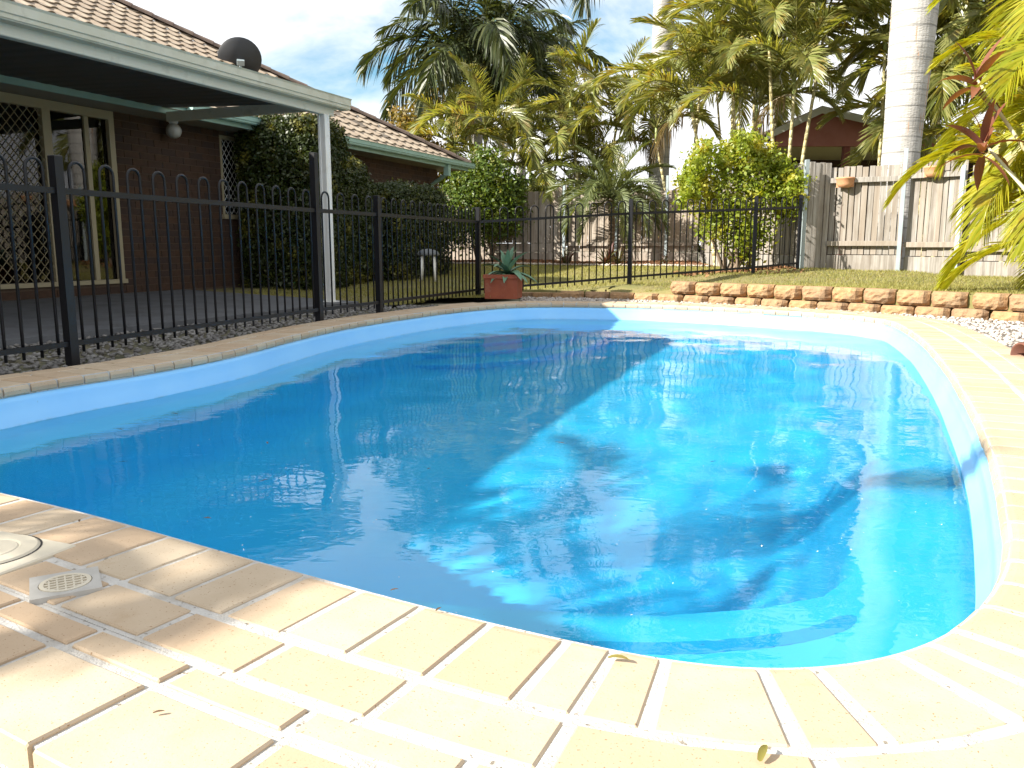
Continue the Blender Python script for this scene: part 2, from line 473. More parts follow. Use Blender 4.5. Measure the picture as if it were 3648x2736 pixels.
def big_mesh(name, V, F, m, smooth=False):
    """V (n,3) float array, F (k,3|4) int array"""
    me = bpy.data.meshes.new(name)
    k, c = F.shape
    me.vertices.add(len(V)); me.vertices.foreach_set('co', np.asarray(V, np.float32).ravel())
    me.loops.add(k * c); me.loops.foreach_set('vertex_index', F.astype(np.int32).ravel())
    me.polygons.add(k)
    me.polygons.foreach_set('loop_start', np.arange(0, k * c, c, dtype=np.int32))
    if smooth:
        me.polygons.foreach_set('use_smooth', np.ones(k, bool))
    me.materials.append(m)
    me.update(calc_edges=True)
    return me

def tag(o, label=None, cat=None, group=None, kind=None):
    if label: o['label'] = label
    if cat: o['category'] = cat
    if group: o['group'] = group
    if kind: o['kind'] = kind
    return o

def thing(name, label, cat, loc=(0, 0, 0), rotz=0.0, group=None):
    o = obj(name, None, None, loc, (0, 0, rotz))
    o.empty_display_size = 0.2
    return tag(o, label, cat, group)

# house axes: d runs along the house and the pool's long side, m points from the house to the pool
AZ = R(22.5)
DX, DY = math.sin(AZ), math.cos(AZ)
def W(s, t, z=0.0):
    return Vector((DX * s + DY * t, DY * s - DX * t, z))
def ST(x, y):
    return (x * DX + y * DY, x * DY - y * DX)
HM = Matrix(((DY, DX, 0, 0), (-DX, DY, 0, 0), (0, 0, 1, 0), (0, 0, 0, 1)))   # local (t, s, z) -> world

# ------------------------------------------------------------------ pool outline
OUT = [(0.31, 7.47), (0.42, 6.27), (0.45, 4.9), (0.44, 3.8), (0.41, 2.94), (0.355, 2.25), (0.29, 1.78), (0.135, 1.40),
       (-0.12, 1.21), (-0.50, 1.20), (-1.04, 1.27), (-1.65, 1.365), (-2.3, 1.44), (-2.95, 1.60), (-3.38, 1.98), (-3.49, 2.6),
       (-3.43, 3.25), (-3.47, 3.95), (-3.64, 4.7), (-3.80, 5.6), (-3.83, 6.5), (-3.74, 7.6), (-3.48, 8.36), (-3.0, 8.72),
       (-2.08, 8.84), (-1.075, 8.64), (-0.2, 8.24), (0.17, 7.86)]
def closed_curve(P, n=720):
    P = np.array(P); k = len(P); out = []
    for i in range(k):
        p0, p1, p2, p3 = P[i - 1], P[i], P[(i + 1) % k], P[(i + 2) % k]
        for u in np.linspace(0, 1, 24, endpoint=False):
            out.append(0.5 * ((2 * p1) + (-p0 + p2) * u + (2 * p0 - 5 * p1 + 4 * p2 - p3) * u ** 2 + (-p0 + 3 * p1 - 3 * p2 + p3) * u ** 3))
    out = np.array(out)
    for _ in range(30):
        out = (np.roll(out, 1, 0) + 2 * out + np.roll(out, -1, 0)) / 4
    seg = np.linalg.norm(np.roll(out, -1, 0) - out, axis=1)
    cum = np.concatenate([[0], np.cumsum(seg)])
    q = np.linspace(0, cum[-1], n, endpoint=False)
    ext = np.vstack([out, out[:1]])
    return np.stack([np.interp(q, cum, ext[:, 0]), np.interp(q, cum, ext[:, 1])], 1), cum[-1]
C2, PERIM = closed_curve(OUT)          # (t, s) pairs, clockwise or not is settled by the normal below
NC = len(C2)
TAN = np.roll(C2, -1, 0) - np.roll(C2, 1, 0)
TAN /= np.linalg.norm(TAN, axis=1)[:, None]
NRM = np.stack([TAN[:, 1], -TAN[:, 0]], 1)
cen = C2.mean(0)
if ((C2 - cen) * NRM).sum() < 0:
    NRM = -NRM                          # outward

def curve_at(q, off):
    """point at arc length q, off metres outward -> world x,y"""
    f = (q / PERIM * NC) % NC
    i = int(f) % NC; j = (i + 1) % NC; u = f - int(f)
    p = C2[i] * (1 - u) + C2[j] * u; nn = NRM[i] * (1 - u) + NRM[j] * u
    p = p + nn * off
    v = W(p[1], p[0])
    return v.x, v.y
def ring(off, z):
    P = C2 + NRM * off
    return [tuple(W(p[1], p[0], z)) for p in P]
CX_, CY_ = -1.62, 5.05
def ring_in(a, z):
    """ring shrunk towards the middle of the pool by about a metres"""
    P = C2.copy()
    P[:, 0] = CX_ + (P[:, 0] - CX_) * (1 - a / 2.0)
    P[:, 1] = CY_ + (P[:, 1] - CY_) * (1 - a / 3.8)
    return [tuple(W(p[1], p[0], z)) for p in P]

WATER_Z = -0.175
# pool shell
def loft(rings, close_last=True):
    mb = MB(); n = len(rings[0]); vs = []; fs = []
    for r in rings: vs += r
    for k in range(len(rings) - 1):
        for i in range(n):
            j = (i + 1) % n
            fs.append((k * n + i, k * n + j, (k + 1) * n + j, (k + 1) * n + i))
    if close_last:
        fs.append(tuple((len(rings) - 1) * n + i for i in range(n)))
    return mb.add(vs, fs)
sh = loft([ring(0.03, -0.052), ring_in(-0.0, -0.053), ring_in(0.012, -0.075), ring_in(0.016, -0.125), ring_in(0.035, -0.14), ring_in(0.05, -0.33),
           ring_in(0.08, -0.37), ring_in(0.29, -0.395), ring_in(0.325, -0.42), ring_in(0.345, -0.48), ring_in(0.50, -1.05), ring_in(0.56, -1.2), ring_in(0.66, -1.29), ring_in(0.85, -1.33)])
pool = sh.build('pool_shell', M_shell, smooth=True)
tag(pool, 'light blue fibreglass swimming pool shell', None, None, 'structure')
pool.data.polygons[len(pool.data.polygons) - 1].use_smooth = False
# corner steps at the far left
for k, (r0, z1) in enumerate(((1.50, -1.05), (1.22, -0.85), (0.94, -0.65), (0.66, -0.48))):
    mb = MB()
    P = []
    for a in np.linspace(-105, 75, 30):
        P.append((-3.75 + r0 * math.cos(R(a)) * 1.0, 7.5 + r0 * 1.25 * math.sin(R(a)) * 1.0))
    P.append((-4.0, 7.6))
    ins = [(-3.75 + (p[0] + 3.75) * 0.97, 7.5 + (p[1] - 7.5) * 0.97) for p in P]
    n = len(P)
    vs = [tuple(W(p[1], p[0], -1.35)) for p in P] + [tuple(W(p[1], p[0], z1 - 0.03)) for p in P] + [tuple(W(p[1], p[0], z1)) for p in ins]
    fs = []
    for q in range(2):
        for i in range(n):
            j = (i + 1) % n
            fs.append((q * n + i, q * n + j, (q + 1) * n + j, (q + 1) * n + i))
    fs.append(tuple(2 * n + i for i in range(n)))
    mb.add(vs, fs).build('step', M_shell, pool, smooth=False)
# wide corner step at the near right with its dark tread strip
def q_of(t, s):
    return float(np.argmin(((C2 - np.array([t, s])) ** 2).sum(1))) / NC * PERIM
P = [(0.5, 1.0), (0.5, 2.9), (0.15, 2.9), (0.10, 2.6), (0.05, 2.36), (-0.03, 2.16), (-0.17, 2.03), (-0.40, 1.90), (-0.8, 1.78), (-1.3, 1.68), (-1.9, 1.62), (-1.9, 1.0)]
n = len(P); c_ = (0.1, 1.4)
ins = [(c_[0] + (p[0] - c_[0]) * 0.985, c_[1] + (p[1] - c_[1]) * 0.985) for p in P]
vs = [tuple(W(p[1], p[0], -1.35)) for p in P] + [tuple(W(p[1], p[0], -0.415)) for p in P] + [tuple(W(p[1], p[0], -0.392)) for p in ins]
fs = [(q * n + i, q * n + (i + 1) % n, (q + 1) * n + (i + 1) % n, (q + 1) * n + i) for q in range(2) for i in range(n)] + [tuple(2 * n + i for i in range(n))]
MB().add(vs, fs).build('step', M_shell, pool)
TP = np.array([(-1.2, 1.52), (-0.8, 1.60), (-0.38, 1.72), (-0.14, 1.85), (-0.02, 1.95), (0.045, 2.06)])
tt = np.linspace(0, 1, 24); base = np.linspace(0, 1, len(TP))
tl_ = np.stack([np.interp(tt, base, TP[:, 0]), np.interp(tt, base, TP[:, 1])], 1)
for _ in range(4): tl_[1:-1] = (tl_[:-2] + 2 * tl_[1:-1] + tl_[2:]) / 4
vs = []; fs = []
for i in range(24):
    d_ = tl_[min(i + 1, 23)] - tl_[max(i - 1, 0)]; d_ /= np.linalg.norm(d_); nn = np.array([-d_[1], d_[0]])
    w_ = 0.026 * min(1.0, math.sqrt(min(i, 23 - i) / 1.5 + 0.05))
    for sg in (-1, 1):
        pp = tl_[i] + nn * sg * w_
        vs.append(tuple(W(pp[1], pp[0], -0.3905)))
    if i: fs.append((2 * i - 2, 2 * i - 1, 2 * i + 1, 2 * i))
MB().add(vs, fs).build('tread_strip', M_tread, pool)

# water surface: one rippled sheet trimmed a little outside the shell wall
def ripple(x, y):
    a = 0.0
    for kx, ky, ph, am in ((5.1, 2.3, 0.3, 1.0), (-3.1, 5.9, 1.9, 0.9), (8.7, 6.1, 0.7, 0.55), (9.9, -5.2, 2.2, 0.5), (-6.3, 12.4, 4.0, 0.34), (15.7, 3.9, 5.1, 0.30), (12.0, 13.7, 1.1, 0.22), (-17.9, 9.1, 3.3, 0.2)):
        a += am * math.sin(kx * x + ky * y + ph + 0.9 * math.sin(0.8 * ky * x - 0.7 * kx * y + ph))
    return a * 0.0010
def in_pool(x, y, grow):
    s, t = ST(x, y)
    i = int(((C2 - np.array([t, s])) ** 2).sum(1).argmin())
    return (np.array([t, s]) - C2[i]) @ NRM[i] < grow
hh = 0.045
V = []; F = []; ids = {}
wxs = np.arange(-3.2, 3.75, hh); wys = np.arange(1.0, 9.6, hh)
keep = {}
for i, x in enumerate(wxs):
    for j, y in enumerate(wys):
        if in_pool(x, y, 0.09):
            keep[i, j] = len(V); V.append((x, y, WATER_Z + ripple(x, y)))
for (i, j), k in keep.items():
    q = [(i, j), (i + 1, j), (i + 1, j + 1), (i, j + 1)]
    if all(p in keep for p in q):
        F.append(tuple(keep[p] for p in q))
water = MB().add(V, F).build('pool_water', M_water, smooth=True)
water.cycles.is_caustics_caster = True
for o in [pool] + list(pool.children):
    o.cycles.is_caustics_receiver = True
tag(water, 'clear blue pool water with light ripples', None, None, 'structure')

# ------------------------------------------------------------------ coping and paving bricks
def ring_annulus(o0, o1, z, zi=None):
    a = ring(o0, z); b = ring(o1, z); mb = MB()
    vs = a + b; fs = [(i, (i + 1) % NC, NC + (i + 1) % NC, NC + i) for i in range(NC)]
    if zi is not None:
        vs += ring(o0, zi); fs += [(i, 2 * NC + i, 2 * NC + (i + 1) % NC, (i + 1) % NC) for i in range(NC)]
        vs += ring(o1, -0.12); fs += [(NC + i, NC + (i + 1) % NC, 3 * NC + (i + 1) % NC, 3 * NC + i) for i in range(NC)]
    return mb.add(vs, fs)
paving = ring_annulus(0.010, 0.236, -0.0035, -0.051).build('pool_surround', M_mortar)
tag(paving, 'pale mortared brick paving around the pool edge', None, None, 'structure')

SK = W(1.135, -1.655); DR = Vector((-0.828, 1.455, 0))    # skimmer lid and drain grate
SK = Vector((-1.075, 1.615, 0))
def paver(q0, q1, o0, o1, nose, parent, rough=False):
    e = 0.0028
    dz = random.uniform(-0.0015, 0.0015)
    th = 0.05
    if nose:
        prof = [(o0 + 0.012, -th), (o0 + 0.002, -th + 0.008), (o0, -0.024), (o0 + 0.005, -0.010), (o0 + 0.018, -0.002), (o0 + 0.03, 0), (o1 - e, 0), (o1, -e), (o1, -th)]
    else:
        prof = [(o0, -th), (o0, -e), (o0 + e, 0), (o1 - e, 0), (o1, -e), (o1, -th)]
    k = len(prof); vs = []; fs = []
    st = [(q0, -e), (q0 + e, 0), ((q0 + q1) / 2, 0), (q1 - e, 0), (q1, -e)]
    jit = random.uniform(-0.002, 0.002)
    for q, dd in st:
        for o, z in prof:
            x, y = curve_at(q, o + jit)
            vs.append((x, y, z + dz + (dd if z > -0.03 else 0)))
    for a in range(len(st) - 1):
        for b in range(k - 1):
            fs.append((a * k + b, a * k + b + 1, (a + 1) * k + b + 1, (a + 1) * k + b))
    fs.append(tuple(range(k))); fs.append(tuple((len(st) - 1) * k + b for b in range(k - 1, -1, -1)))
    o = MB().add(vs, fs).build('brick', M_paver, parent)
    return o
def hit(q0, q1, o0, o1):
    x, y = curve_at((q0 + q1) / 2, (o0 + o1) / 2)
    return abs(x - SK.x) + abs(y - SK.y) < 0.15
n_head = int(PERIM / 0.124)
q_near0 = q_of(-0.1, 1.21)
brk = []
q = 0.0
widths = []
while q < PERIM - 0.06:
    wd = 0.137
    x, y = curve_at(q, 0)
    if y < 1.35 and x > 0.1 and random.random() < 0.5:
        wd = 0.078
    if q + wd > PERIM - 0.05:
        wd = PERIM - q
    widths.append((q, wd)); q += wd
for q, wd in widths:
    x, y = curve_at(q + wd / 2, 0.1)
    near = y < 3
    g = 0.0075 if near else 0.005
    if hit(q, q + wd, 0, 0.2):
        continue
    paver(q + g, q + wd - g, 0.0, 0.212, True, paving)
# outer rows
outer = ring_annulus(0.237, 0.346, -0.0045, -0.06).build('outer_paving', M_mortar)
tag(outer, 'outer courses of cream paving bricks behind the pool coping', None, None, 'structure')
rows = [(0.232, 0.338, 0.226, 'all'), (0.358, 0.412, 0.226, 'near'), (0.432, 0.60, 0.24, 'near'), (0.350, 0.458, 0.226, 'right')]
def in_zone(x, y, z):
    s, t = ST(x, y)
    if z == 'near':
        return s < 1.45 and t < 0.2
    if z == 'right':
        return (t > 0.2 or s > 8.0 or (t > -0.3 and s < 1.8)) and not (s < 1.45 and t < 0.2) and not (s > 8.3 and t < -2.2)
    return True
near_pav = MB()
for o0, o1, L, zone in rows:
    nb = int(PERIM / L)
    # lengths measured on the row itself drift a little on the bends, which is how the real courses look
    for i in range(nb):
        q0 = i * PERIM / nb + (0.11 if o0 > 0.3 else 0.04); q1 = q0 + PERIM / nb
        x, y = curve_at((q0 + q1) / 2, (o0 + o1) / 2)
        if not in_zone(x, y, zone):
            continue
        if abs(x - DR.x) + abs(y - DR.y) < 0.05:
            continue
        if y < -0.5:
            continue
        paver(q0 + 0.008, q1 - 0.008, o0, o1, False, outer)
# mortar under the extra rows
def mortar_strip(q0, q1, o0, o1, z):
    P0 = []; P1 = []
    for q in np.linspace(q0, q1, 70):
        P0.append((*curve_at(q, o0), z)); P1.append((*curve_at(q, o1), z))
    vs = P0 + P1 + [(p[0], p[1], -0.2) for p in P1]
    fs = [(i, i + 1, 71 + i, 70 + i) for i in range(69)] + [(70 + i, 71 + i, 141 + i, 140 + i) for i in range(69)]
    MB().add(vs, fs).build('mortar_bed', M_mortar, outer)
def arc(a, b):
    """the shorter way round between two points on the outline"""
    if abs(b - a) > PERIM / 2:
        if b > a: a += PERIM
        else: b += PERIM
    return a, b
mortar_strip(*arc(q_of(0.05, 1.3), q_of(-3.2, 1.75)), 0.3465, 0.592, -0.0055)
mortar_strip(*arc(q_of(0.05, 1.3), q_of(-0.2, 8.24)), 0.3465, 0.466, -0.0055)

# ------------------------------------------------------------------ ground
def poly_ring_ground():
    a = ring(0.46, -0.065); mb = MB(); cx, cy = 0.6, 5.5
    b = []; c = []
    for p in a:
        v = Vector((p[0] - cx, p[1] - cy)); L = v.length; v.normalize()
        b.append((cx + v.x * 14, cy + v.y * 14, -0.065)); c.append((cx + v.x * 500, cy + v.y * 500, -0.065))
    vs = a + b + c
    fs = [(k * NC + i, k * NC + (i + 1) % NC, (k + 1) * NC + (i + 1) % NC, (k + 1) * NC + i) for k in range(2) for i in range(NC)]
    return mb.add(vs, fs)
tag(poly_ring_ground().build('ground', M_ground), 'bare ground reaching out to the horizon', None, None, 'structure')

WALL = [(0.05, 11.0), (0.55, 10.86), (1.16, 10.62), (2.0, 10.02), (2.61, 9.45), (3.36, 8.64), (3.98, 7.95), (4.3, 7.62), (4.62, 7.05), (4.85, 6.2), (5.0, 5.0)]
WP = np.array(WALL)
def wall_side(x, y):
    """signed distance to the retaining wall polyline, positive behind it"""
    best = 1e9; sg = 1
    for a, b in zip(WP[:-1], WP[1:]):
        ab = b - a; u = np.clip(((x - a[0]) * ab[0] + (y - a[1]) * ab[1]) / (ab @ ab), 0, 1)
        p = a + ab * u; dd = math.hypot(x - p[0], y - p[1])
        if dd < best:
            best = dd; sg = 1 if (ab[0] * (y - a[1]) - ab[1] * (x - a[0])) > 0 else -1
    return best * sg
CTRL = np.array([(-0.4, 10.5, 0.0), (0.55, 11.0, 0.045), (1.16, 10.7, 0.08), (2.0, 10.15, 0.15), (2.7, 9.6, 0.165), (3.4, 8.8, 0.165), (4.0, 8.1, 0.165), (4.5, 7.5, 0.165), (5, 6, 0.2),
                 (1.56, 11.15, 0.12), (3.5, 12.2, 0.22), (4.4, 13, 0.28), (5.75, 12.4, 0.25), (6.4, 11.8, 0.19), (7, 9, 0.2),
                 (-3, 21, 0.28), (0.3, 20, 0.28), (3.6, 18.6, 0.27), (1.5, 17.5, 0.2), (-0.5, 18.5, 0.22), (3.2, 16.5, 0.21), (-3, 14, 0.03), (-2, 17, 0.18), (-1.9, 9.7, -0.05), (-1.3, 11.5, -0.02), (0, 14, 0.13), (2.5, 15, 0.2), (-6, 12, 0.0), (-6, 18, 0.2), (9, 12, 0.2), (0.3, 11.6, 0.05), (1.5, 10.5, 0.035), (1.8, 10.3, 0.04), (1.3, 10.75, 0.035), (1.95, 10.35, 0.06), (0.8, 10.95, 0.03)])
def lawn_z(x, y):
    dd = (CTRL[:, 0] - x) ** 2 + (CTRL[:, 1] - y) ** 2 + 0.02
    w = 1 / dd ** 1.5
    return float((w * CTRL[:, 2]).sum() / w.sum())
C2W = np.array([tuple(W(p[1], p[0]))[:2] for p in C2])
def pool_dist(x, y):
    dd = ((C2W - np.array([x, y])) ** 2).sum(1)
    i = int(dd.argmin())
    s, t = ST(x, y)
    return math.sqrt(dd[i]) * (1 if ((np.array([t, s]) - C2[i]) @ NRM[i]) > 0 else -1)
def is_lawn(x, y):
    if x > 0.0:
        return wall_side(x, y) > 0.06
    s, t = ST(x, y)
    if s < 8.08 and t < -5.0: return False
    return pool_dist(x, y) > 0.36 and s > 7.9 and (y > 9.85 or t < -4.6)
gx = np.arange(-8, 10.01, 0.25); gy = np.arange(5.0, 22.51, 0.25)
idx = {}; vs = []; fs = []
for i, x in enumerate(gx):
    for j, y in enumerate(gy):
        idx[i, j] = len(vs); vs.append((x, y, lawn_z(x, y)))
for i in range(len(gx) - 1):
    for j in range(len(gy) - 1):
        c = [(gx[i], gy[j]), (gx[i + 1], gy[j]), (gx[i + 1], gy[j + 1]), (gx[i], gy[j + 1])]
        if all(is_lawn(*p) for p in c):
            fs.append((idx[i, j], idx[i + 1, j], idx[i + 1, j + 1], idx[i, j + 1]))
# seam between the grid and the wall line: a finer fan of quads
lawn = MB().add(vs, fs)
k0 = len(lawn.v); n = 0
for a, b in zip(WP[:-1], WP[1:]):
    ab = b - a; L = np.linalg.norm(ab); nn = np.array([-ab[1], ab[0]]) / L
    m_ = max(2, int(L / 0.2))
    for i in range(m_):
        p = a + ab * i / m_; q = a + ab * (i + 1) / m_
        pts = [p - nn * -0.10, q - nn * -0.10, q + nn * 0.62, p + nn * 0.62]
        lawn.add([(x, y, lawn_z(x, y) + 0.004) for x, y in pts] + [(pts[0][0], pts[0][1], -0.07), (pts[1][0], pts[1][1], -0.07)], [(0, 1, 2, 3), (4, 5, 1, 0)])
lo = lawn.build('lawn', M_lawn, smooth=True)
tag(lo, 'mown lawn rising towards the timber fence', None, None, 'structure')

# patio slab
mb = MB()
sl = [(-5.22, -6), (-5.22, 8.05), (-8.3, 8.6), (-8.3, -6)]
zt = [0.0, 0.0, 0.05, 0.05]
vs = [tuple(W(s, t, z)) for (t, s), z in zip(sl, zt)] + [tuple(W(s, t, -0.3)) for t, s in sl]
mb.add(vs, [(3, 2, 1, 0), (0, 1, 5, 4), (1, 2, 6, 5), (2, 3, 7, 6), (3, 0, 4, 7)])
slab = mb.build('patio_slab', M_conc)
tag(slab, 'grey concrete patio slab under the verandah roof', None, None, 'structure')
# gravel beds (sheets under the loose stones)
vs = []; fs = []
qs = np.linspace(0, PERIM, 160)
def strip_bed(name, q0, q1, o0, o1, z, mtl, label):
    qs = np.linspace(q0, q1, 90); vs = []; fs = []
    for i, q in enumerate(qs):
        vs += [(*curve_at(q, o0), z), (*curve_at(q, o1), z)]
        if i: fs.append((2 * i - 2, 2 * i - 1, 2 * i + 1, 2 * i))
    return tag(MB().add(vs, fs).build(name, mtl), label, None, None, 'structure')
strip_bed('gravel_bed', q_of(-3.2, 8.6) - PERIM if q_of(-3.2, 8.6) > q_of(0.3, 2.2) else q_of(-3.2, 8.6), q_of(0.3, 2.2), 0.40, 1.6, -0.052, M_gravbed, 'pale pebble bed between the paving and the block wall')
ICO = None
def ico():
    ph = (1 + 5 ** 0.5) / 2
    v = np.array([(-1, ph, 0), (1, ph, 0), (-1, -ph, 0), (1, -ph, 0), (0, -1, ph), (0, 1, ph), (0, -1, -ph), (0, 1, -ph), (ph, 0, -1), (ph, 0, 1), (-ph, 0, -1), (-ph, 0, 1)], float)
    v /= np.linalg.norm(v[0])
    f = np.array([(0, 11, 5), (0, 5, 1), (0, 1, 7), (0, 7, 10), (0, 10, 11), (1, 5, 9), (5, 11, 4), (11, 10, 2), (10, 7, 6), (7, 1, 8), (3, 9, 4), (3, 4, 2), (3, 2, 6), (3, 6, 8), (3, 8, 9), (4, 9, 5), (2, 4, 11), (6, 2, 10), (8, 6, 7), (9, 8, 1)])
    return v, f
def pebbles(name, pts, size, mtl, label, flat=0.5):
    v, f = ico(); V = []; F = []
    for k, (x, y, z) in enumerate(pts):
        sc = size * RNG.uniform(0.55, 1.35)
        s3 = np.array([sc * RNG.uniform(0.8, 1.5), sc * RNG.uniform(0.6, 1.0), sc * flat * RNG.uniform(0.7, 1.3)])
        a = RNG.uniform(0, 2 * PI); tl = RNG.normal(0, 0.3)
        p = v * s3 * RNG.uniform(0.82, 1.15, (12, 1))
        ct, st_ = math.cos(tl), math.sin(tl)
        p = np.stack([p[:, 0] * ct - p[:, 2] * st_, p[:, 1], p[:, 0] * st_ + p[:, 2] * ct], 1)
        ca, sa = math.cos(a), math.sin(a)
        p = np.stack([p[:, 0] * ca - p[:, 1] * sa, p[:, 0] * sa + p[:, 1] * ca, p[:, 2]], 1) + (x, y, z)
        V.append(p); F.append(f + 12 * k)
    me = big_mesh(name, np.vstack(V), np.vstack(F), mtl)
    return tag(obj(name, me), label, None, None, 'stuff')
pts = []
while len(pts) < 5200:
    x = RNG.uniform(0.1, 5.0); y = RNG.uniform(3.5, 11.2)
    wsd = wall_side(x, y)
    pd = pool_dist(x, y)
    lim = 0.48 if x > 2.2 else 0.36
    if wsd < 0.02 and lim < pd < 1.7 and x < 4.6:
        pts.append((x, y, -0.045 + RNG.uniform(0, 0.012)))
pebbles('gravel', pts, 0.017, M_peb, 'pale river pebbles between the pool paving and the block wall')
pts = []
while len(pts) < 3200:
    s = RNG.uniform(1.2, 8.3); t = RNG.uniform(-5.3, -3.6); p = W(s, t)
    if pool_dist(p.x, p.y) > 0.34 and t > -5.22:
        pts.append((p.x, p.y, -0.05 + RNG.uniform(0, 0.012)))
pebbles('gravel', pts, 0.02, M_pebd, 'grey pebbles between the patio slab and the black pool fence')

# ------------------------------------------------------------------ house
EZ = 2.30; ET = -7.8; ES = 16.4; PITCH = 0.55; WT_ = -8.3
house = thing('brick_house', 'low brick house with brown tiled hip roof and teal fascia left of the pool', 'house', tuple(W(8, -8.3, 0)))
hinv = Matrix.Translation(-Vector(house.location))
def hbuild(mb, name, m, parent=None, smooth=False):
    """geometry given in world coordinates, parented under the house (or one of its parts)"""
    mb.v = [(p[0] - house.location.x, p[1] - house.location.y, p[2]) for p in mb.v]
    return mb.build(name, m, parent or house, smooth)
def hb(t0, t1, s0, s1, z0, z1, mb=None, bev=0):
    return (mb or MB()).box(t0, t1, s0, s1, z0, z1, HM, bev)
DOOR_S0, DOOR_S1 = 4.6, 7.62
WIN_S0, WIN_S1 = 9.42, 10.9
wl = MB()
hb(WT_ - 0.25, WT_, -4, DOOR_S0, 0, 2.2, wl); hb(WT_ - 0.25, WT_, DOOR_S0, DOOR_S1, 0, 0.22, wl)
hb(WT_ - 0.25, WT_, DOOR_S1, WIN_S0, 0, 2.2, wl); hb(WT_ - 0.25, WT_, WIN_S0, WIN_S1, 0, 1.06, wl)
hb(WT_ - 0.25, WT_, WIN_S1, 15.9, 0, 2.2, wl); hb(WT_ - 0.25, WT_, WIN_S0, WIN_S1, 2.14, 2.2, wl); hb(WT_ - 0.25, WT_, DOOR_S0, DOOR_S1, 2.19, 2.2, wl)
hb(WT_ - 8, WT_ - 0.25, 15.65, 15.9, 0, 2.2, wl)
wall = hbuild(wl, 'wall', M_wallmortar)
# bricks: 230 x 76 faces standing 6 mm proud of the mortar
cand = []
for r in range(25):
    z0 = 0.06 + r * 0.0855
    off = 0.12 if r % 2 else 0.0
    s = 5.0 + off
    while s < 15.9:
        a, b = s + 0.005, min(s + 0.235, 15.9)
        inside_door = b > DOOR_S0 and a < DOOR_S1 and z0 + 0.076 > 0.22
        inside_win = b > WIN_S0 and a < WIN_S1 and z0 + 0.076 > 1.06
        if inside_door:
            a = max(a, DOOR_S1 + 0.004) if b > DOOR_S1 + 0.05 else None
        if a is not None and inside_win:
            if a < WIN_S0 - 0.05: b = WIN_S0 - 0.004
            elif b > WIN_S1 + 0.05: a = WIN_S1 + 0.004
            else: a = None
        if a is not None and z0 + 0.076 < 2.19:
            cand.append((a, b, z0))
        s += 0.24
def brick_rank(c):
    a, b, z = c
    if DOOR_S1 - 0.05 <= a <= 9.45: return 0
    if a > 12.7 and z > 1.25: return 1
    if a < DOOR_S1: return 2
    return 3
cand.sort(key=brick_rank)
rest = MB()
for k, (a, b, z) in enumerate(cand):
    pr = 0.006 + random.uniform(0, 0.003)
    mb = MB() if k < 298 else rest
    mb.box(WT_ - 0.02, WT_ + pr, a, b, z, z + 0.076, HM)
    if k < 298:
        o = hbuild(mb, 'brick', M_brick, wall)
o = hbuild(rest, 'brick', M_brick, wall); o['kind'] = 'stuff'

# sliding door with a security screen leaf
door = hbuild(hb(WT_ - 0.02, WT_ + 0.03, DOOR_S1 - 0.075, DOOR_S1, 0.22, 2.19), 'sliding_door', M_beige)
def dsub(mb, nm, m): return hbuild(mb, nm, m, door)
dsub(hb(WT_ - 0.02, WT_ + 0.03, DOOR_S0, DOOR_S1 - 0.075, 2.09, 2.19), 'door_head', M_beige)
dsub(hb(WT_ - 0.05, WT_ + 0.05, DOOR_S0, DOOR_S1 + 0.02, 0.175, 0.225), 'door_sill', M_beige)
dsub(hb(WT_ - 0.015, WT_ + 0.04, 6.66, 6.76, 0.225, 2.09), 'door_stile', M_beige)
dsub(hb(WT_ - 0.05, WT_ - 0.005, 7.23, 7.29, 0.225, 2.09), 'door_stile', M_beige)
dsub(hb(WT_ - 0.035, WT_ - 0.03, 6.76, 7.545, 0.225, 2.09), 'door_pane', M_glass)
dsub(hb(WT_ - 0.035, WT_ - 0.03, DOOR_S0, 6.66, 0.225, 2.09), 'door_pane', M_glass)
cu = MB()
for s0 in np.arange(6.72, 7.2, 0.06):
    hb(WT_ - 0.22, WT_ - 0.20, s0, s0 + 0.05, 0.25, 2.05, cu)
dsub(cu, 'curtain', M_curtain)
cu = MB()
for s0 in np.arange(5.95, 6.2, 0.06):
    hb(WT_ - 0.22, WT_ - 0.20, s0, s0 + 0.05, 0.25, 2.05, cu)
dsub(cu, 'curtain', M_curtain)
dsub(hb(WT_ - 0.08, WT_ - 0.075, 7.42, 7.45, 1.55, 1.75), 'latch', M_cream)
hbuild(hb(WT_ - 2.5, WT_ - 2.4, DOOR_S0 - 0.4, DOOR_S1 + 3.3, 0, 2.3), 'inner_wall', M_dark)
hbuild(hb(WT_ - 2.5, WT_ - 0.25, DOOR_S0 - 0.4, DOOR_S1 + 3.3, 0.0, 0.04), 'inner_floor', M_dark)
def diamond(s0, s1, z0, z1, pitch_s, pitch_z, r, t):
    mb = MB()
    for sgn in (1, -1):
        k = -60
        while k < 90:
            pts = []
            # line: (s - s0)/pitch_s + sgn*(z - z0)/pitch_z = k
            a = []
            for s in (s0, s1):
                z = z0 + sgn * (k - (s - s0) / pitch_s) * pitch_z
                if z0 <= z <= z1: a.append((s, z))
            for z in (z0, z1):
                s = s0 + (k - sgn * (z - z0) / pitch_z) * pitch_s
                if s0 < s < s1: a.append((s, z))
            if len(a) >= 2:
                (sa, za), (sb, zb) = a[0], a[1]
                if abs(sa - sb) + abs(za - zb) > 0.02:
                    mb.tube([W(sa, t + 0.002 * sgn, za), W(sb, t + 0.002 * sgn, zb)], r, 4)
            k += 1
    return mb
scr = dsub(diamond(DOOR_S0, 6.66, 0.225, 2.09, 0.10, 0.115, 0.0055, WT_ + 0.02), 'security_screen', M_screen)
scr['kind'] = 'stuff'
